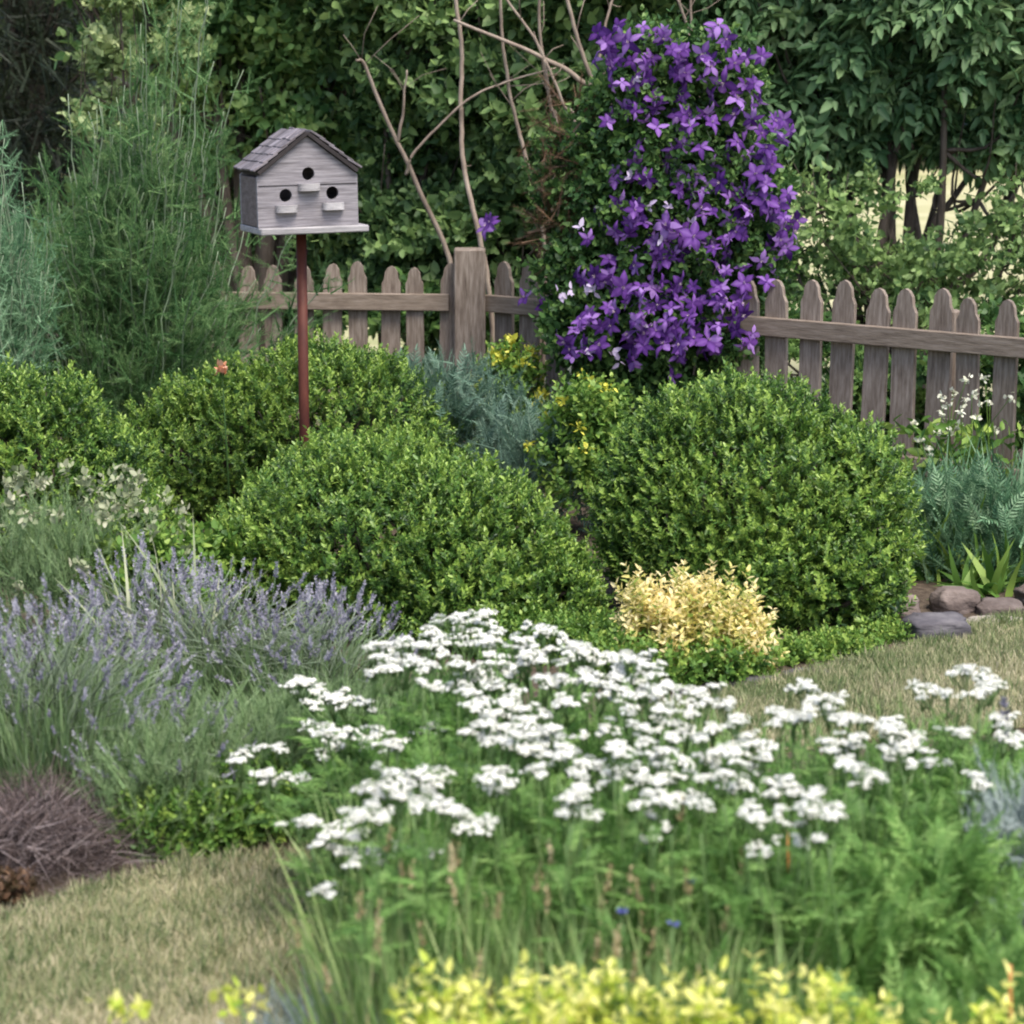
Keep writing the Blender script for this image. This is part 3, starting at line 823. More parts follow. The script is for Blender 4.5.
FL = [(610, 41), (632, 43), (666, 39), (677, 52), (718, 26), (727, 39), (703, 56), (614, 70), (634, 84), (654, 96), (625, 108), (632, 113), (648, 116), (721, 85), (740, 100), (692, 115), (693, 128), (710, 122), (736, 115), (736, 141), (729, 152), (773, 119),
      (777, 133), (766, 148), (760, 136), (682, 167), (669, 163), (695, 174), (718, 182), (729, 189), (755, 197), (766, 204), (784, 219), (788, 234), (777, 238), (773, 163), (755, 171), (762, 184), (636, 163), (643, 176), (677, 234), (706, 245), (714, 252), (692, 238),
      (732, 223), (737, 236), (673, 267), (680, 282), (666, 260), (610, 275), (621, 286), (595, 275), (603, 284), (636, 267), (717, 267), (717, 290), (762, 260), (747, 282), (740, 304), (766, 268), (736, 315), (580, 323), (591, 319), (610, 327), (625, 334), (640, 319),
      (643, 334), (573, 349), (566, 342), (666, 342), (677, 353), (680, 341), (710, 338), (717, 349), (658, 327), (703, 346), (602, 219), (636, 212), (628, 224), (493, 223), (488, 228), (524, 295), (543, 304), (688, 316), (614, 309), (655, 305), (700, 205), (650, 60),
      (690, 70), (742, 62), (748, 214), (725, 303), (695, 335), (665, 222), (655, 250), (636, 345), (600, 345), (712, 64), (781, 205)]
surf_front = Y - .22
for k, (x, y) in enumerate(FL):
    o = bpy.data.objects.new('flower', CF[rng.integers(12)]); C.objects.link(o)
    o.parent = clem; o.matrix_parent_inverse = parent_inv(clem)
    yy = surf_front + rng.normal() * .06 + (.9 if x < 500 else (.35 if x < 560 and y > 280 else 0))
    q = PY(x + rng.normal() * 2, y + rng.normal() * 2, yy - (0.12 if y > 300 else 0)); o.location = q
    nv = Vector((rng.normal() * .8 + (x - 680) / 200, -1 + rng.normal() * .3, .35 + rng.normal() * .7))
    o.rotation_euler = nv.to_track_quat('Z', 'Y').to_euler(); o.rotation_euler.rotate_axis('Z', rng.uniform(0, 6))
    s_ = rng.uniform(.68, 1.1); o.scale = (s_, s_, s_)
mb = MB(); mv = []
for k in range(290):
    x, y = FL[rng.integers(len(FL))]
    if x < 560: continue
    me = CF[rng.integers(12)]
    if k % 3 == 0: x, y = rng.uniform(625, 755), rng.uniform(60, 340)
    q = PY(x + rng.normal() * 11, y + rng.normal() * 12, surf_front + rng.normal() * .07 + .05 - (0.12 if y > 300 else 0))
    nv = Vector((rng.normal() * .9 + (x - 680) / 200, -1 + rng.normal() * .3, .2 + rng.normal() * .8))
    from mathutils import Matrix
    mv.append((me, Matrix.Translation(Vector(q)) @ nv.to_track_quat('Z', 'Y').to_matrix().to_4x4() @ Matrix.Scale(rng.uniform(.5, .85), 4)))
for me, mx in mv:
    V = np.empty(len(me.vertices) * 3, np.float32); me.vertices.foreach_get('co', V); V = V.reshape(-1, 3) @ np.array(mx.to_3x3()).T + np.array(mx.translation)
    T_ = np.empty(len(me.vertices), np.float32); me.attributes['tint'].data.foreach_get('value', T_)
    f4 = np.array([list(pl.vertices) for pl in me.polygons if len(pl.vertices) == 4 and pl.material_index == 0])
    mb.add(V, f4, T_ + rng.normal() * .1, 0)
o = mb.obj('flowers', M['clemp'], clem); o['kind'] = 'stuff'
for (x, y) in ((634, 79), (630, 179), (650, 206), (669, 206), (579, 228), (692, 223), (571, 290), (586, 285), (594, 292), (650, 327), (586, 350), (612, 352), (618, 362), (560, 292), (662, 240)):  # pale petal tufts, their colour painted as white backlit flashes
    q = PY(x, y, surf_front - .05)
    n = 4
    mb = MB(); scatter(mb, LEAF, np.tile(q, (n, 1)) + rnd(n, .006), nrm(rnd(n) + [0, -.3, -.2]), nrm(rnd(n, .5) + [0, -1, .3]), rng.uniform(.03, .05, n), .5)
    mb.obj('backlit_petals', M['petalw'], clem)

# ================================================================== boxwoods
boxwood(405, 8.50, [(372, 0, .27, .50, .50, .385), (462, -.04, .20, .40, .46, .34), (270, .02, .16, .29, .38, .27), (545, -.10, .08, .22, .34, .22), (450, -.10, .06, .52, .45, .24)], 15000,
        'wide rounded green boxwood mound in the middle, in front of the birdhouse pole', 1)
boxwood(750, 8.66, [(738, 0, .37, .49, .48, .475), (845, 0, .30, .235, .40, .41), (662, .02, .36, .25, .38, .38), (785, -.05, .2, .46, .48, .31)], 15000,
        'tallest rounded boxwood bush at right, in front of the purple clematis', 2)
boxwood(300, 10.5, [(330, 0, .36, .50, .42, .40), (220, 0, .30, .42, .42, .34), (410, .1, .24, .28, .4, .28), (170, -.1, .2, .28, .35, .28)], 9000,
        'low boxwood bush around the lower pole, nearest to the left pickets', 3)
boxwood(50, 9.3, [(30, 0, .38, .42, .45, .42), (100, -.1, .24, .26, .4, .33), (-40, 0, .4, .4, .45, .42), (140, -.2, .14, .17, .3, .24)], 8000,
        'boxwood bush cut off by the left edge of the picture', 4)

# ================================================================== feathery shrubs
def feathery(px, Y, items, label, mat, size=.13, nper=900, lean=.15, name='feathery_shrub', stemm='lav_stem'):
    t = thing(name, (XA(px, Y), Y, 0), label, 'shrub', 'feathery shrubs at the left')
    mb = MB(); ms = MB()
    for (x, y, rx, rz, n) in items:
        c = PY(x, y, Y)
        for q in range(int(n)):
            e = c + rnd(1)[0] * [rx, .25, rz]
            if e[2] < .15: continue
            b0 = np.array([XA(px, Y) * .6 + e[0] * .4 + rng.normal() * .05, Y + rng.normal() * .1, 0])
            m_ = b0 * .45 + e * .55 + [0, 0, .12]
            cc = curve([b0, m_, e], 7)
            cc = cc + np.c_[noise3(cc, 5), noise3(cc[:, ::-1], 5), np.zeros(len(cc))] * .03
            tube(ms, cc, [.006, .002], 4)
            k = 24; tt = rng.uniform(.45, 1, k) ** .8; p = cc[(tt * (len(cc) - 1)).astype(int)] + rnd(k, .035)
            d = nrm(rnd(k, .75) + (e - m_) / np.linalg.norm(e - m_) * .8)
            s = size * rng.uniform(.6, 1.3, k) * (1.25 - .5 * tt)
            tn_ = .45 + rng.normal() * .2
            for w_ in range(3):
                kk = (np.arange(k) % 3) == w_
                scatter(mb, FEATH[w_], p[kk], d[kk], rnd(kk.sum()), s[kk], tn_)
    mb.obj('foliage', M[mat], t); ms.obj('stems', M[stemm], t)
    return t
feathery(130, 11.2, [(140, 130, .20, .24, 24), (80, 250, .35, .22, 56), (160, 240, .24, .26, 44), (160, 330, .22, .25, 60), (90, 350, .35, .25, 70), (165, 40, .16, .22, 9), (190, 100, .2, .2, 9), (70, 150, .2, .2, 12), (215, 290, .08, .3, 12), (150, 400, .3, .2, 60)],
         'tall feathery blue green shrub left of the birdhouse', 'feather', .15)
feathery(5, 9.9, [(-10, 230, .10, .18, 50), (-10, 310, .11, .16, 50), (-70, 260, .2, .3, 50)], 'pale feathery shrub at the upper left picture edge', 'feather_pale', .11)

def twiggy(): pass

# ================================================================== herb builders
def herb(name, px, Y, label, cat='plant', group=None):
    return thing(name, (XA(px, Y, .1), Y, 0), label, cat, group)
def dome_herb(t, cx, cy, rx, ry, h, n, Ts, size, mat, part='foliage', up=.9, tint=.5, tvar=.15, jit=.5, lo=.1, sv=.3, out=.6):
    p, nn = clump_points([(cx, cy, h * .35, rx, ry, h * .65)], n, lo, 1.05, .15, 6, .01, .6, -.6)
    mb = MB(); fill(mb, Ts, p, nn, size, out, up, jit, tint, tvar, sv=sv)
    return mb.obj(part, M[mat], t)
def spike(seed=0):
    r = np.random.default_rng(seed); pts = []
    n = 26; x = np.repeat(np.linspace(.0, 1, 7), 4)[:n] + r.normal(size=n) * .015
    ro = r.uniform(0, 6.28, n); d = np.c_[.75 * np.ones(n), np.cos(ro) * .7, np.sin(ro) * .7]
    return compose([(leaf(.6, .15, 0), np.c_[x, np.zeros(n), np.zeros(n)], d, r.normal(size=(n, 3)), .24 * r.uniform(.7, 1.2, n) * (1 - .3 * x), np.zeros(n))])
SPIKE = [spike(s) for s in range(3)]
def lavender(px, Y, rx, ry, h, n, label, fl='lav_fl', fsz=.045, tilt=.0, px_spread=None, leafn=None):
    t = herb('lavender', px, Y, label, 'lavender', 'lavender plants at the left')
    cx = XA(px, Y, .1)
    mb = MB(); k = leafn or n * 14
    b = np.c_[cx + rng.normal(size=k) * rx * .40, Y + rng.normal(size=k) * ry * .40, np.zeros(k)]
    d = nrm(np.c_[(b[:, 0] - cx) / rx * .75 + rng.normal(size=k) * .16, (b[:, 1] - Y) / ry * .6 + rng.normal(size=k) * .16, np.ones(k)])
    b = b + d * rng.uniform(0, h * .45, k)[:, None]
    scatter(mb, blade(3, .04, .1), b, d, rnd(k), rng.uniform(.07, .16, k) * h / .5, .45 + rng.normal(size=k) * .15)
    mb.obj('foliage', M['lav_leaf'], t)
    ms = MB(); mf = MB()
    b = np.c_[cx + rng.normal(size=n) * rx * .25, Y + rng.normal(size=n) * ry * .25, np.full(n, .08)]
    ex = rng.uniform(-1, 1, n); ey = rng.uniform(-1, 1, n); rr = np.sqrt(ex ** 2 + ey ** 2); s_ = np.where(rr > 1, 1 / rr, 1); ex *= s_; ey *= s_
    hh = h * (1 - .42 * (ex ** 2 + ey ** 2)) * rng.uniform(.80, 1.04, n)
    e = np.c_[cx + ex * rx + tilt * hh, Y + ey * ry, hh]
    for q in range(n):
        m_ = (b[q] + e[q]) / 2 + [0, 0, .05] + rnd(1)[0] * .01
        cc = curve([b[q], m_, e[q]], 3)
        tube(ms, cc, [.0022, .0014], 3, tint=.5 + rng.normal() * .15)
    d = nrm(e - b + [0, 0, .15] + rnd(n, .05))
    for w_ in range(3):
        kk = (np.arange(n) % 3) == w_
        scatter(mf, SPIKE[w_], e[kk], d[kk], rnd(kk.sum()), fsz * rng.uniform(.75, 1.3, kk.sum()), .5 + rng.normal(size=kk.sum()) * .2)
    ms.obj('stems', M['lav_stem'], t); mf.obj('flower_spikes', M[fl], t)
    return t
lavender(50, 6.35, .36, .32, .56, 230, 'pale lavender plant at the left picture edge above the brown dried clump', tilt=.12)
lavender(-70, 6.5, .34, .32, .52, 160, 'lavender plant mostly cut off beyond the left picture edge', tilt=.05)
lavender(225, 7.15, .40, .30, .47, 190, 'deeper violet lavender below the middle boxwood')
lavender(320, 7.0, .30, .30, .43, 130, 'lavender just left of the highest white flowers')
lavender(150, 7.5, .30, .26, .46, 150, 'small lavender squeezed behind the two larger left ones')
lavender(170, 6.15, .26, .26, .34, 70, 'low greyish lavender with few spikes next to the brown dried clump', leafn=1800)
# arching straw coloured grass leaves among the lavender
t = herb('arching_grass', 175, 7.35, 'tuft of arching yellow green leaves among the violet lavender')
mb = MB(); n = 60; b = np.tile([XA(170, 7.35), 7.3, .05], (n, 1)) + rnd(n, .04) * [2, 1, 0]
scatter(mb, blade(7, .035, .55), b, nrm(np.c_[rng.normal(size=n) * .5 + .15, rng.normal(size=n) * .3, np.ones(n)]), nrm(np.c_[-rng.normal(size=(n, 2)), np.ones(n)]), rng.uniform(.3, .55, n), rng.uniform(.2, .9, n))
mb.obj('leaves', M['seed'], t)
# dried lavender
t = herb('dried_lavender', 55, 5.85, 'low clump of dried purplish brown stems at the lawn edge', 'dried plant')
cx, cy = XA(28, 5.85), 5.85
mb = MB(); n = 9000
ex, ey = rng.normal(size=n) * .125, rng.normal(size=n) * .12
b = np.c_[cx + ex, cy + ey, rng.uniform(0.01, .15, n) * np.exp(-(ex / .3) ** 2)]
d = nrm(np.c_[ex / .3 + rng.normal(size=n) * .7 + .25, rng.normal(size=n) * .7 - .1, rng.normal(size=n) * .45 + .25])
scatter(mb, blade(3, .024, .4), b, d, rnd(n), rng.uniform(.05, .12, n), .45 + rng.normal(size=n) * .28)
mb.obj('stems', M['dry'], t)
# whitish green seedheads (left middle)
t = herb('spurge_plant', 60, 7.9, 'pale green plant with cream seed heads in front of the left boxwood')
cx = XA(50, 7.9)
dome_herb(t, cx, 7.9, .42, .35, .58, 1000, FEATH, .11, 'lav_leaf')
mb = MB(); n = 70
p, nn = clump_points([(cx + .02, 7.9, .3, .40, .33, .36)], n, .9, 1.1, .15, 6, .2, .6, .0)
for q in p:
    k = 14; scatter(mb, OVAL, np.tile(q, (k, 1)) + rnd(k, .012), nrm(rnd(k) + [0, 0, .5]), rnd(k) + [0, 0, 1], rng.uniform(.018, .034, k), .55 + rng.normal(size=k) * .2)
mb.obj('seed_heads', M['seed'], t)
# leafy plants at left
t = herb('leafy_herb', 130, 7.9, 'bright green leafy herb beside the cream seed heads, before the left boxwood')
dome_herb(t, XA(140, 7.9), 7.9, .22, .2, .42, 700, BROAD, .10, 'cover')
t = herb('leafy_herb', 200, 8.3, 'dull green leafy herb at the foot of the middle boxwood, above the violet lavender')
dome_herb(t, XA(190, 8.3), 8.3, .24, .2, .36, 700, BROAD, .10, 'cover', tint=.4)
# small ground cover plants along the left bed's lawn edge
for (x, y, w_, h_, n, lab, mt) in ((150, 868, .17, .16, 420, 'bright green round leaved ground cover between dried clump and lawn', 'cover'),
                                  (205, 862, .16, .15, 380, 'small round leaved ground cover in the middle of the left bed edge', 'cover'),
                                  (262, 852, .17, .2, 420, 'taller ground cover tuft at the lawn edge nearest the white flowers', 'cover'),
                                  (0, 915, .06, .06, 110, 'reddish stonecrop in the bed corner at the left picture edge', 'redleaf')):
    q = G(x, y); t = thing('ground_cover_plant' if mt == 'cover' else 'stonecrop', (q[0], q[1], 0), lab, 'ground cover')
    dome_herb(t, q[0], q[1] + .10, w_, .12, h_, n, BROAD + FEATH[:2], .055, mt, tint=.38, tvar=.22)
for (x, y, w_, h_, n, lab) in ((150, 815, .25, .30, 500, 'wispy grey green foliage between the left lavenders and the lawn edge'),
                               (240, 790, .3, .34, 750, 'fine grey green foliage below the violet lavender'),
                               (330, 770, .3, .34, 700, 'fine green foliage left of the white flower drift')):
    q = G(x, y + 40); t = thing('feathery_herb', (q[0], q[1], 0), lab, 'plant', 'fine leaved herbs in the left bed')
    dome_herb(t, q[0], q[1] + .1, w_, .22, h_, n, FEATH, .10, 'lav_leaf')

# blue-grey plant and yellow flowers between the boxwoods and the fence
t = herb('rue_plant', 470, 10.4, 'blue grey leafed plant between the boxwoods and below the square fence post')
p, nn = clump_points([(XA(450, 10.6), 10.6, .28, .42, .3, .42), (XA(540, 10.2), 10.2, .22, .35, .3, .34), (XA(400, 10.9), 10.9, .3, .3, .3, .38)], 2600, .2, 1.04, .15, 6, .02, .6, -.6)
mb = MB(); fill(mb, FEATH + FERNY[:1], p, nn, .12, .7, .7, .5, .5, .17); mb.obj('foliage', M['rue'], t)
def flowerheads(t, cl, n, mat, size=.014, part='flower_cluster', k=10, spread=.014):
    mb = MB(); p, nn = clump_points(cl, n, .85, 1.1, .15, 6, .05, .6, .1)
    for q in p:
        mb = MB(); scatter(mb, OVAL, np.tile(q, (k, 1)) + rnd(k, spread), nrm(rnd(k) + [0, 0, .4]), rnd(k) + [0, 0, 1], rng.uniform(.7, 1.3, k) * size, .5 + rng.normal(size=k) * .2)
        mb.obj(part, M[mat], t)
t = herb('yellow_flowered_plant', 508, 11.2, 'plant with small yellow green flowers right of the square fence post')
c_ = (XA(508, 11.2), 11.2, .42, .2, .2, .27)
p, nn = clump_points([c_], 500, .1, 1.04, .15, 6, .02, .6, -.6); mb = MB(); fill(mb, BROAD, p, nn, .08, .7, .7, .5, .5, .15); mb.obj('foliage', M['cover'], t)
flowerheads(t, [c_], 30, 'yflower', .03, k=18, spread=.012)
t = herb('yellow_flowered_plant', 600, 10.0, 'yellow flowered plant between the two tallest boxwoods below the clematis')
c_ = (XA(590, 10.0), 10.0, .35, .22, .2, .34)
p, nn = clump_points([c_], 650, .1, 1.04, .15, 6, .02, .6, -.6); mb = MB(); fill(mb, BROAD, p, nn, .08, .7, .7, .5, .5, .15); mb.obj('foliage', M['cover'], t)
flowerheads(t, [c_], 12, 'yflower', .024, k=16, spread=.010)
# rose
q = PY(222, 370, 10.0)
t = thing('rose', (q[0], 10.0, 0), 'single peach rose bloom above the low boxwood at left', 'flower')
mb = MB(); k = 26
scatter(mb, OVAL, np.tile(q, (k, 1)) + rnd(k, .010), nrm(rnd(k) + [0, -.3, .5]), rnd(k), rng.uniform(.024, .04, k), .5 + rng.normal(size=k) * .2); mb.obj('bloom', M['rose'], t)
mb = MB(); tube(mb, [(q[0] + .02, 10.03, 0), (q[0] + .01, 10.02, q[2] * .5), q], [.005, .003], 5)
p = np.tile(q, (12, 1)) - [0, 0, .06] + rnd(12, .03); scatter(mb, LEAF, p, nrm(rnd(12) + [0, 0, .3]), rnd(12) + [0, 0, 1], .04, .4)
mb.obj('stem', M['clem'], t)

# golden shrub in front of the right boxwood
q = G(695, 690)
t = thing('golden_shrub', (q[0], q[1] + .15, 0), 'small peach gold leafed shrub between the two largest boxwoods', 'shrub')
yy = q[1] + .2
cl = [(XA(668, yy, .2), yy, .14, .13, .15, .14), (XA(715, yy, .2), yy - .02, .12, .15, .15, .145), (XA(636, yy, .2), yy + .02, .13, .045, .10, .18), (XA(745, yy), yy, .08, .09, .12, .10)]
p, nn = clump_points(cl, 560, .3, 1.2, .3, 12, .02, .6, -.6); mb = MB(); fill(mb, GOLDS, p, nn, .085, .7, 1.3, .45, .6, .25); mb.obj('foliage', M['peach'], t)
p, nn = clump_points([(XA(690, yy), yy - .1, .05, .30, .16, .09), (XA(620, yy), yy - .1, .05, .2, .16, .1)], 800, .2, 1.06, .15, 9, .01, .6, -.6); mb = MB(); fill(mb, BROAD, p, nn, .06, .8, .6, .5, .5, .18); mb.obj('lower_leaves', M['cover'], t)
# ground cover along the right bed edge
for (x, y, w_, h_, n, lab) in ((780, 672, .16, .07, 300, 'low yellow green ground cover right of the golden shrub'),
                               (840, 664, .16, .06, 260, 'low ground cover under the middle of the right boxwood'),
                               (895, 650, .14, .06, 220, 'low ground cover between right boxwood and the dark slate rock'),
                               (740, 690, .14, .06, 220, 'low ground cover just below the golden shrub')):
    q = G(x, y); t = thing('ground_cover_plant', (q[0], q[1], 0), lab, 'ground cover')
    dome_herb(t, q[0], q[1] + .12, w_, .11, h_, n, BROAD, .05, 'cover', tint=.55)
for (x, y, w_, h_, n, lab) in ((430, 650, .2, .14, 480, 'low green leaves below the left half of the middle boxwood'),
                               (510, 660, .2, .13, 480, 'low green leaves below the right half of the middle boxwood'),
                               (590, 668, .2, .14, 480, 'low green leaves between the middle boxwood and the golden shrub')):
    q = G(x, y); t = thing('ground_cover_plant', (q[0], q[1], 0), lab, 'ground cover')
    dome_herb(t, q[0], q[1] + .10, w_, .15, h_, n, BROAD, .055, 'cover', tint=.4)
# spare green near the right
t = herb('blue_green_perennial', 960, 9.3, 'soft blue green leafy perennial right of the tallest boxwood')
p, nn = clump_points([(XA(945, 9.3), 9.3, .13, .24, .3, .27), (XA(1010, 9.2), 9.2, .13, .28, .3, .27), (XA(1070, 9.2), 9.2, .13, .28, .3, .30)], 1500, .2, 1.04, .15, 6, .02, .6, -.6)
mb = MB(); fill(mb, FEATH + FERNY[:1], p, nn, .13, .5, .9, .5, .5, .17); mb.obj('foliage', M['iris'], t)
def sword(px, Y, n, h, mat, lab, wid=.04, sx=.1, bend=.3, sp=.35):
    t = herb('sword_leaved_plant', px, Y, lab)
    mb = MB(); b = np.tile([XA(px, Y), Y, .0], (n, 1)) + rnd(n) * [sx, .06, 0]
    scatter(mb, blade(6, wid, bend), b, nrm(np.c_[rng.normal(size=n) * sp, rng.normal(size=n) * sp * .7, np.ones(n)]), nrm(np.c_[rng.normal(size=(n, 2)), np.ones(n) * .2]), rng.uniform(.7, 1.1, n) * h, .5 + rng.normal(size=n) * .18)
    mb.obj('leaves', M[mat], t); return t
sword(985, 9.65, 150, .52, 'iris', 'upright dark blue green grassy leaves before the right pickets', .03, .25)
sword(1045, 9.5, 90, .52, 'iris', 'grassy leaves cut off by the right picture edge near the pickets', .03, .15)
sword(930, 9.2, 90, .34, 'cover', 'short bright green leaf tuft beside the right boxwood and brown stone', .07, .09, .5, .5)
t = sword(985, 8.95, 46, .20, 'cover', 'pale yellow green tuft of broad leaves above the brown stones', .20, .05, .8, .8)
# cream flowered tall plant by the right fence
t = herb('cream_flowered_plant', 965, 10.0, 'tall plant with scattered small cream flowers before the right pickets')
ms = MB(); mf = MB()
for (x, y) in ((953, 392), (948, 405), (965, 400), (942, 415), (958, 425), (972, 395), (980, 405), (990, 402), (966, 380), (950, 432), (938, 432), (1010, 398), (920, 440), (930, 450), (915, 425), (985, 378), (962, 412), (976, 418), (994, 430), (940, 398)):
    q = PY(x, y, 9.9 + rng.normal() * .08)
    b0 = np.array([XA(962, 10) + rng.normal() * .08, 10 + rng.normal() * .05, 0])
    tube(ms, curve([b0, (b0 + q) / 2 + [0, 0, .08], q], 5), [.003, .0015], 4)
    k = 12; mf = MB(); scatter(mf, OVAL, np.tile(q, (k, 1)) + rnd(k, .008), nrm(rnd(k) + [0, 0, .4]), rnd(k), rng.uniform(.014, .026, k), .5); mf.obj('flower', M['seedw'], t)
n = 500; b = np.tile([XA(955, 10), 10, 0], (n, 1)) + rnd(n) * [.16, .08, 0] + np.c_[np.zeros((n, 2)), rng.uniform(0, .5, n)]
scatter(ms, LEAF, b, nrm(rnd(n) + [0, 0, .6]), rnd(n) + [0, 0, 1], rng.uniform(.04, .08, n), .5 + rng.normal(size=n) * .2)
ms.obj('foliage', M['cover'], t)

# ------------------------------------------------------------------ stones
def rock(px, py, w, d, h, mat, label, seed, rz=0.0, z=0.0):
    r = np.random.default_rng(seed)
    q = G(px, py)
    import bmesh
    bm = bmesh.new(); bmesh.ops.create_icosphere(bm, subdivisions=4, radius=1)
    V = np.array([v.co[:] for v in bm.verts]); Fq = np.array([[v.index for v in f_.verts] for f_ in bm.faces]); bm.free()
    V = np.sign(V) * np.abs(V) ** .62
    o_ = r.uniform(0, 50, 3)
    V = V * (1 + .13 * noise3(V + o_, 1.6)[:, None] + .05 * noise3(V + o_, 5)[:, None] + .015 * noise3(V + o_, 14)[:, None])
    V = V * [w / 2, d / 2, h / 2]; V[:, 2] += h * .3
    c_, s_ = math.cos(rz), math.sin(rz); V = V @ np.array([[c_, s_, 0], [-s_, c_, 0], [0, 0, 1]])
    mb = MB(); mb.add(V, Fq)
    o = mb.obj('rock', M[mat]); o.location = (q[0], q[1] + d / 2, z)
    tag(o, label, 'rock', 'edging stones of the right bed'); return o
rock(940, 648, .24, .18, .13, 'slate', 'dark flat slate rock lowest beside the right boxwood', 1, .1)
rock(905, 622, .12, .14, .10, 'stone', 'small reddish brown rock touching the right boxwood', 2)
rock(958, 616, .17, .15, .11, 'stone', 'rounded brown rock behind the dark slate rock', 3, .3)
rock(1003, 618, .16, .16, .06, 'stone', 'flat brownish rock near the right picture edge', 4, -.2)
rock(1000, 630, .22, .12, .04, 'concrete', 'pale flat stone slab in front of the brown rocks', 5, .1)
rock(1050, 608, .22, .16, .09, 'stone', 'brown rock cut off by the right picture edge', 6, .1)
rock(700, 705, .16, .10, .045, 'slate', 'dark slate piece below the golden shrub', 7, -.1)
rock(757, 690, .16, .08, .04, 'slate', 'thin slate piece in the edging right of the golden shrub', 8, .1)
rock(812, 680, .18, .07, .035, 'slate', 'long slate strip in the edging below the right boxwood', 9, .15)
rock(865, 668, .15, .07, .03, 'slate', 'slate strip nearest to the dark flat slate rock', 10, .2)
rock(655, 716, .14, .08, .04, 'slate', 'slate piece half hidden by the white flowers', 11)

# ================================================================== yarrow
def head_mesh(seed, rad):
    r = np.random.default_rng(seed); mb = MB()
    # floret: domed hexagon
    an = np.arange(7) * 2 * math.pi / 7
    V = np.vstack([np.c_[np.zeros(7) - .25, np.cos(an), np.sin(an)], np.c_[np.ones(7) * .18, np.cos(an) * .6, np.sin(an) * .6], [[.28, 0, 0]]])
    i7 = np.arange(7); j7 = (i7 + 1) % 7
    T = (V, [np.stack([i7, j7, j7 + 7, i7 + 7], 1), np.stack([i7 + 7, j7 + 7, np.full(7, 14)], 1)], np.r_[np.full(7, .1), np.full(7, .1), -.25])
    nb = r.integers(4, 7); bc = r.normal(size=(nb, 2)) * rad * .45; bz = r.normal(size=nb) * .006
    pos = []
    for b_, z_ in zip(bc, bz):
        k = int(r.integers(10, 17)); rr = rad * .46 * np.sqrt(r.uniform(size=k)); a_ = r.uniform(0, 6.28, k)
        pos.append(np.c_[b_[0] + rr * np.cos(a_), b_[1] + rr * np.sin(a_), z_ - (rr / rad) ** 2 * rad * .5 + r.normal(size=k) * .0015])
    pos = np.vstack(pos); n = len(pos)
    d = nrm(np.c_[pos[:, :2] / rad * .7, np.ones(n)] + r.normal(size=(n, 3)) * .3)
    scatter(mb, T, pos, d, r.normal(size=(n, 3)), r.uniform(.0034, .0052, n), .5 + r.normal(size=n) * .12, 0)
    # pedicels
    for b_, z_ in zip(bc, bz):
        tube(mb, [(0, 0, -.07), (b_[0] * .7, b_[1] * .7, -.03), (b_[0], b_[1], z_ - .004)], [.0018, .0012], 4, .5, 1)
        sel = pos[np.linalg.norm(pos[:, :2] - b_, axis=1) < rad * .42][:8]
        for s_ in sel: tube(mb, [(b_[0] * .85, b_[1] * .85, z_ - .022), s_ - [0, 0, .002]], [.0009, .0007], 3, .5, 1)
    return mb.mesh('flower_head', [M['white'], M['ystem']])
HM = [head_mesh(s, r_) for s, r_ in enumerate((.026, .030, .034, .038, .030, .042, .024, .036))]
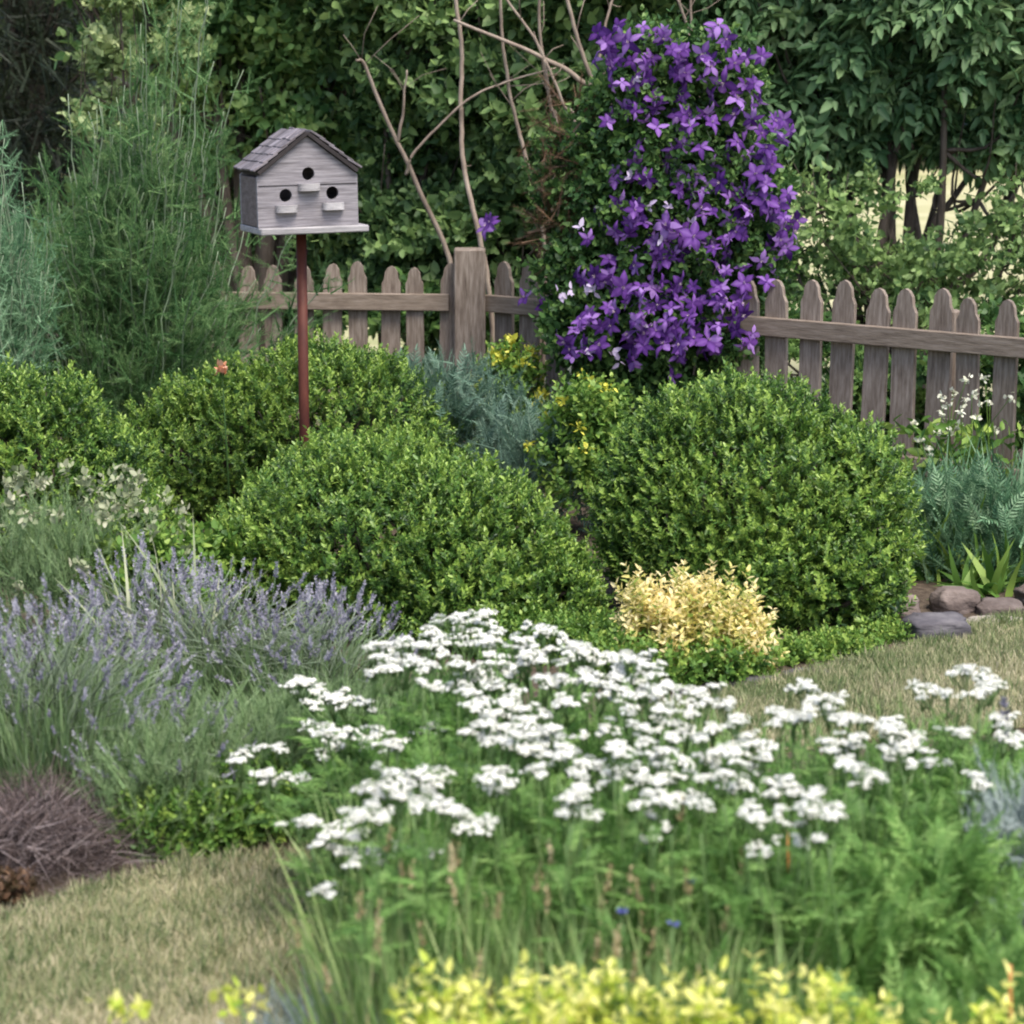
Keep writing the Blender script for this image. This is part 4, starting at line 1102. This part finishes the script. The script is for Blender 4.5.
# heads seen in the drift, grouped by plant: (label, [(px,py)...])
YARROW = [
 ('white yarrow at the far left end of the drift, beside the fine lavender leaves', [(300, 678), (320, 686), (345, 700), (287, 690), (365, 704), (330, 694), (262, 748), (245, 753), (281, 745), (270, 770), (300, 776), (262, 776), (310, 700), (308, 683), (238, 758)]),
 ('white yarrow with the lowest heads at left, over the lawn edge', [(310, 822), (330, 832), (345, 848), (322, 842), (355, 838), (380, 855), (400, 848), (356, 862), (436, 848), (325, 888), (340, 826), (302, 820), (370, 845), (432, 852)]),
 ('white yarrow left of centre with a dense bunch of low heads', [(400, 775), (420, 772), (380, 785), (436, 770), (402, 790), (375, 812), (362, 814), (440, 802), (458, 812), (476, 822), (422, 800), (390, 780), (412, 784), (430, 782), (450, 806)]),
 ('white yarrow in the left middle, beneath the topmost heads', [(370, 735), (386, 742), (345, 728), (332, 730), (400, 738), (358, 738), (395, 748), (325, 752), (378, 728), (430, 728), (318, 726)]),
 ('white yarrow carrying the topmost heads of the drift', [(455, 622), (480, 616), (430, 632), (405, 640), (385, 645), (495, 628), (470, 630), (445, 638), (420, 645), (372, 645), (462, 614), (488, 636), (400, 655)]),
 ('white yarrow just below the topmost heads', [(430, 665), (460, 660), (412, 662), (480, 672), (452, 680), (500, 682), (515, 692), (470, 690), (440, 655), (490, 660), (395, 665), (508, 672), (425, 682), (376, 668)]),
 ('white yarrow with high heads before the middle boxwood edge', [(540, 632), (560, 636), (524, 640), (585, 650), (610, 656), (572, 645), (550, 648), (596, 662), (530, 652), (560, 662), (585, 672), (535, 628), (518, 662), (548, 678)]),
 ('white yarrow with high heads beside the golden shrub', [(640, 660), (622, 668), (600, 676), (652, 672), (636, 680), (612, 690), (655, 692), (664, 684), (632, 660), (645, 690), (618, 680)]),
 ('white yarrow at the dense centre of the drift', [(480, 702), (520, 735), (545, 745), (510, 722), (492, 738), (550, 726), (530, 715), (562, 700), (500, 712), (528, 748), (540, 732), (512, 745), (560, 742), (498, 728), (484, 722), (508, 700)]),
 ('white yarrow in the centre with small low heads', [(600, 762), (622, 752), (580, 772), (570, 790), (592, 812), (566, 812), (560, 752), (610, 775), (576, 760), (630, 765), (490, 775), (500, 780), (540, 765), (585, 785)]),
 ('white yarrow right of centre with dense heads', [(630, 720), (660, 722), (690, 712), (602, 732), (620, 742), (642, 740), (700, 732), (672, 735), (650, 728), (610, 722), (685, 725), (660, 748), (635, 708), (662, 706)]),
 ('white yarrow above the tall grass, right of centre', [(642, 772), (660, 766), (682, 756), (650, 790), (672, 800), (690, 792), (656, 815), (635, 782), (668, 780), (700, 800), (650, 832), (678, 772), (640, 800), (662, 825)]),
 ('white yarrow with high heads right of the golden shrub', [(700, 692), (714, 686), (722, 700), (705, 700), (690, 702), (730, 716), (745, 732), (715, 725), (738, 722), (752, 742)]),
 ('white yarrow at the right of the dense drift', [(700, 752), (722, 746), (742, 760), (722, 770), (740, 780), (762, 744), (755, 765), (712, 760), (735, 748), (705, 776), (768, 756)]),
 ('white yarrow with the lowest heads in the right half', [(790, 778), (770, 790), (810, 804), (782, 808), (760, 816), (802, 820), (812, 838), (766, 850), (830, 812), (795, 790), (775, 782), (812, 790), (755, 820), (798, 838), (745, 812)]),
 ('white yarrow with high heads in front of the right lawn', [(800, 684), (822, 696), (810, 706), (792, 712), (835, 700), (808, 690), (775, 708), (826, 742), (842, 750), (848, 718), (838, 712), (780, 716)]),
 ('white yarrow with a broad bunch before the right lawn', [(870, 720), (890, 735), (906, 745), (925, 750), (880, 722), (858, 735), (900, 728), (915, 738), (892, 748), (845, 760), (862, 766), (875, 772), (930, 762), (888, 726), (852, 758), (910, 758), (868, 784)]),
 ('white yarrow farthest right and highest above the lawn', [(932, 690), (970, 668), (990, 680), (982, 688), (960, 668), (996, 676), (925, 688), (944, 694), (955, 728), (965, 732)]),
 ('small white yarrow with few heads at the right picture edge', [(1003, 718), (1007, 732), (985, 780), (975, 776), (998, 716)]),
]
for gi, (lab, hs) in enumerate(YARROW):
    P3 = []; low = {0: .40, 1: .44, 3: .50}.get(gi, .62)
    for (x, y) in hs:
        z = low + rng.normal() * .03 - (.10 if y > 820 and gi > 3 else 0)
        P3.append(G(x + rng.normal() * 1.5, y + rng.normal() * 1.2, z))
        if rng.uniform() < (.75 if 4 <= gi <= 8 else .42):
            P3.append(G(x + rng.normal() * 11, y + rng.normal() * 5, z - .015))
    P3 = np.array(P3); cen = P3.mean(0)
    t = thing('yarrow', (cen[0], cen[1], 0), lab, 'yarrow', 'white yarrow drift')
    ms = MB()
    for q in P3:
        o = bpy.data.objects.new('flower_head', HM[rng.integers(len(HM))]); C.objects.link(o)
        o.parent = t; o.matrix_parent_inverse = parent_inv(t)
        o.location = q; o.rotation_euler = (rng.normal() * .13, rng.normal() * .13, rng.uniform(0, 6.28))
        s_ = rng.uniform(.74, 1.15) * (.86 if gi >= 9 or gi in (1, 2) else 1.0); o.scale = (s_, s_, s_)
        b0 = np.array([cen[0] * .35 + q[0] * .65 + rng.normal() * .03, cen[1] * .35 + q[1] * .65 + rng.normal() * .03, 0])
        b0[0] = max(b0[0], XA(352 + rng.uniform(0, 50), b0[1], 0))
        cc = curve([b0, (b0 + q) / 2 + [0, 0, .03 if gi < 2 else 0] + rnd(1)[0] * [.015, .015, 0], q - [0, 0, .065]], 5)
        tube(ms, cc, [.0032, .0020], 5, .5 + rng.normal() * .15)
        k = 11; tt = rng.uniform(.12, .93, k); pz = cc[(tt * (len(cc) - 1)).astype(int)]
        dd = nrm(np.c_[rng.normal(size=(k, 2)), rng.uniform(.2, .9, k)])
        for w_ in range(3):
            kk = (np.arange(k) % 3) == w_
            scatter(ms, FERNY[w_], pz[kk], dd[kk], np.tile([0, 0, 1.0], (kk.sum(), 1)), rng.uniform(.06, .12, kk.sum()) * (1.15 - .5 * tt[kk]), .5 + rng.normal(size=kk.sum()) * .18, 1)
    ms.obj('stems', [M['ystem'], M['yleaf']], t)
    # basal ferny leaves
    n = 240
    b = np.c_[cen[0] + rng.normal(size=n) * max(.12, P3[:, 0].std()), cen[1] + rng.normal(size=n) * max(.10, P3[:, 1].std() * .8), rng.uniform(0, .42, n)]
    lim = XA(350, cen[1], .1) + .02 + rng.uniform(0, .2, n) ; b[:, 0] = np.where(b[:, 0] < lim, 2 * lim - b[:, 0], b[:, 0])
    mb = MB(); dd = nrm(np.c_[rng.normal(size=(n, 2)) * .6, rng.uniform(.4, 1, n)])
    for w_ in range(3):
        kk = (np.arange(n) % 3) == w_
        scatter(mb, FERNY[w_], b[kk], dd[kk], rnd(kk.sum()), rng.uniform(.06, .11, kk.sum()), .45 + rng.normal(size=kk.sum()) * .18)
    mb.obj('foliage', M['yleaf'], t)

# ================================================================== foreground greenery
# tall fine grass under and before the drift
mb = MB(); n = 5200
xx = rng.uniform(338, 800, n); Yg = rng.uniform(3.9, 5.0, n)
b = np.c_[(xx - 512) / F * (Yg * ct + 1.7 * st), Yg, np.zeros(n)]
hh = rng.uniform(.22, .50, n)
scatter(mb, BLADE, b, nrm(np.c_[rng.normal(size=n) * .16, rng.normal(size=n) * .16, np.ones(n)]), rnd(n) * [1, 1, .2], hh, .5 + rng.normal(size=n) * .2)
g = mb.obj('tall_grass', M['grass']); tag(g, 'tall thin green grass in front of the white flowers', 'grass', kind='stuff')
# dry seed stems
mb = MB(); n = 45
xx = rng.uniform(330, 760, n); Yg = rng.uniform(3.9, 4.6, n); hh = rng.uniform(.38, .55, n)
b = np.c_[(xx - 512) / F * (Yg * ct + 1.6 * st), Yg, np.zeros(n)]; d = nrm(np.c_[rng.normal(size=n) * .12, rng.normal(size=n) * .1, np.ones(n)])
scatter(mb, blade(4, .008, .08), b, d, rnd(n), hh, .5)
for w_ in range(3):
    kk = (np.arange(n) % 3) == w_
    scatter(mb, SPIKE[w_], (b + d * (hh * .97)[:, None])[kk], d[kk], rnd(kk.sum()), .05, .4 + rng.normal(size=kk.sum()) * .2)
g = mb.obj('dry_grass_seedheads', M['straw']); tag(g, 'thin pale dry seed stems standing in the tall green grass', 'dry grass', kind='stuff')
def ferny_plant(px, Y, rx, h, n, lab, mat='yleaf', size=.095, name='ferny_plant', Ts=None, up=.8, tint=.5, ry=None):
    t = herb(name, px, Y, lab, 'plant', 'ferny green plants in the foreground')
    dome_herb(t, XA(px, Y), Y, rx, ry or rx, h, n, Ts or FERNY, size, mat, up=up, tint=tint)
    return t
for a_ in ((760, 4.5, .22, .44, 420, 'soft ferny green plant below the right half of the white drift'),
           (850, 4.4, .24, .50, 460, 'ferny green plant under the broad right bunch of white flowers'),
           (940, 4.5, .24, .54, 460, 'bright ferny green plant left of the silver plant'),
           (700, 4.2, .2, .34, 340, 'low ferny plant between tall grass and yellow shrub'),
           (900, 4.0, .24, .38, 420, 'ferny plant directly behind the right end of the yellow shrub'),
           (1010, 4.1, .2, .42, 380, 'ferny green plant in the lower right picture corner'),
           (980, 5.2, .25, .50, 420, 'ferny plant beneath the rightmost white heads')):
    ferny_plant(*a_)
for a_ in ((880, 5.3, .3, .50, 420, 'fine green foliage under the white heads before the right lawn'),
           (455, 4.6, .16, .40, 300, 'fine green foliage below the lowest left white heads'),
           (560, 4.5, .24, .42, 400, 'fine green foliage below the centre of the drift'),
           (650, 5.6, .4, .40, 520, 'green foliage inside the centre of the white drift'),
           (480, 5.7, .4, .40, 520, 'green foliage under the topmost white heads')):
    ferny_plant(*a_, name='leafy_undergrowth', Ts=FEATH, size=.12)
# silver plant at the right edge
t = herb('silver_plant', 1010, 4.75, 'silvery woolly leaved plant at the right picture edge')
dome_herb(t, XA(1022, 4.75), 4.75, .15, .14, .56, 420, FEATH, .11, 'silver', part='fine_leaves')
mb = MB(); n = 50; b = np.tile([XA(1012, 4.75), 4.75, .02], (n, 1)) + rnd(n) * [.06, .06, 0] + np.c_[np.zeros((n, 2)), rng.uniform(.1, .45, n)]
scatter(mb, blade(6, .16, .7), b, nrm(np.c_[rng.normal(size=n) * .7, rng.normal(size=n) * .6, np.ones(n) * .9]), nrm(np.c_[rng.normal(size=(n, 2)), np.ones(n) * .4]), rng.uniform(.06, .13, n), .5 + rng.normal(size=n) * .18)
mb.obj('leaves', M['silver'], t)
t = herb('violet_spike_plant', 1003, 5.2, 'single violet flower spike above the silver plant')
q = G(1004, 742, .55); mb = MB(); tube(mb, [(q[0], q[1], 0), q], [.003, .002], 5, .5, 1)
for k in range(3): scatter(mb, SPIKE[k], q[None], A([0, .05, 1]), rnd(1), A(.09), A(.4), 0)
mb.obj('flower_spike', [M['lav_fl'], M['ystem']], t)
# silver-blue plants bottom centre left
for (px, Y, rx, h, n, lab) in ((320, 4.35, .16, .24, 260, 'pale blue grey plant at the bottom edge, left of the yellow shrub'),
                              (400, 4.15, .14, .26, 220, 'pale blue grey plant rising beside the left end of the yellow shrub'),
                              (200, 4.2, .14, .13, 120, 'low grey green plant at the bottom edge of the lawn')):
    t = herb('blue_grey_plant', px, Y, lab, 'plant', 'blue grey plants by the bottom edge')
    dome_herb(t, XA(px, Y), Y, rx, .16, h, n, FEATH, .10, 'silver', tint=.35)
# blue cornflowers
for (x, y, lab) in ((622, 913, 'blue cornflower left one of the pair before the grass'), (673, 925, 'blue cornflower right one of the pair before the grass'), (690, 882, 'faint blue cornflower highest of the three')):
    q = G(x, y, .46)
    t = thing('cornflower', (q[0], q[1], 0), lab, 'flower', 'blue cornflowers in the foreground')
    mb = MB(); k = 16; an = rng.uniform(0, 6.28, k)
    scatter(mb, leaf(.4, .1, 0), np.tile(q, (k, 1)), nrm(np.c_[np.cos(an), np.sin(an), rng.uniform(.1, .9, k)]), rnd(k) + [0, 0, 1], .014, .5); mb.obj('petals', M['blue'], t)
    mb = MB(); tube(mb, [(q[0] + .01, q[1], 0), (q[0], q[1] + .01, .25), q], [.002, .0015], 4); mb.obj('stem', M['ystem'], t)
# orange dry stems
for (x0, y0, x1, y1, z1, r_, lab) in ((1004, 1040, 1010, 965, .45, .0045, 'orange brown dry stalk in the lower right corner'), (790, 880, 787, 830, .5, .0035, 'orange brown dry stalk among the right white heads')):
    q = G(x1, y1, z1)
    mb = MB(); b0 = np.array([q[0] + (x0 - x1) * .001, q[1] - .02, 0])
    tube(mb, curve([b0, (b0 + q) / 2 + [.01, 0, 0], q], 6), [r_, r_ * .8], 6)
    o = mb.obj('dry_stalk', M['orange']); tag(o, lab, 'dry stalk', 'orange dry stalks')
# yellow shrub along the bottom edge
def gold(name, px, Y, ztop, rx, n, lab):
    t = herb(name, px, Y, lab, 'shrub', 'yellow leafed shrubs at the bottom edge')
    cx = XA(px, Y, .5); mb = MB(); ms = MB()
    for k in range(n):
        x = cx + rng.uniform(-1, 1) * rx; y = Y + rng.normal() * .07
        z = ztop * rng.uniform(.82, 1.03) - .04 * abs(x - cx) / rx
        e = np.array([x, y, z]); b0 = np.array([cx * .5 + x * .5, Y, 0])
        cc = curve([b0, (b0 + e) / 2 + rnd(1)[0] * .015, e], 6); tube(ms, cc, [.003, .0015], 4)
        m = 7; tt = rng.uniform(.6, 1, m); p = cc[(tt * (len(cc) - 1)).astype(int)]
        d = nrm(rnd(m, .6) + [0, 0, .55]); sz = rng.uniform(.045, .085, m); tn = .42 + .45 * (tt - .55) + rng.normal() * .15
        for w_ in range(3):
            kk = (np.arange(m) % 3) == w_
            scatter(mb, YELS[w_], p[kk], d[kk], rnd(kk.sum(), .6) + [0, 0, 1], sz[kk], tn[kk])
    mb.obj('foliage', M['gold'], t); ms.obj('stems', M['ystem'], t)
gold('yellow_shrub', 440, 3.85, .455, .11, 22, 'small yellow leafed shrub, leftmost full one at the bottom edge')
gold('yellow_shrub', 560, 3.8, .495, .11, 30, 'yellow leafed shrub with the tallest tips at bottom centre')
gold('yellow_shrub', 690, 3.8, .468, .12, 26, 'yellow leafed shrub at the bottom edge right of centre')
gold('yellow_shrub', 830, 3.8, .475, .12, 28, 'yellow leafed shrub at the bottom edge, rightmost wide one')
gold('yellow_shrub', 985, 3.8, .44, .05, 6, 'small yellow shoot at the bottom edge near the right corner')
for (x, y, lab) in ((125, 1010, 'small golden leaf tip in the bottom left corner'), (240, 1000, 'small golden leaf tip at the bottom edge of the lawn')):
    Yp = 3.95; q = PY(x, y, Yp)
    t = thing('golden_shoot', (q[0], Yp, 0), lab, 'plant', 'golden shoots before the lawn')
    mb = MB(); k = 26; scatter(mb, OVAL, np.tile(q, (k, 1)) + rnd(k, .012) * [1.6, 1, 1], nrm(rnd(k) + [0, 0, .8]), rnd(k) + [0, 0, 1], rng.uniform(.018, .034, k), .65 + rng.normal(size=k) * .15)
    mb.obj('leaves', M['gold'], t)
    mb = MB(); tube(mb, curve([(q[0], Yp, 0), (q[0] + .02, Yp, q[2] * .5), q], 5), [.003, .002], 4); mb.obj('stem', M['ystem'], t)
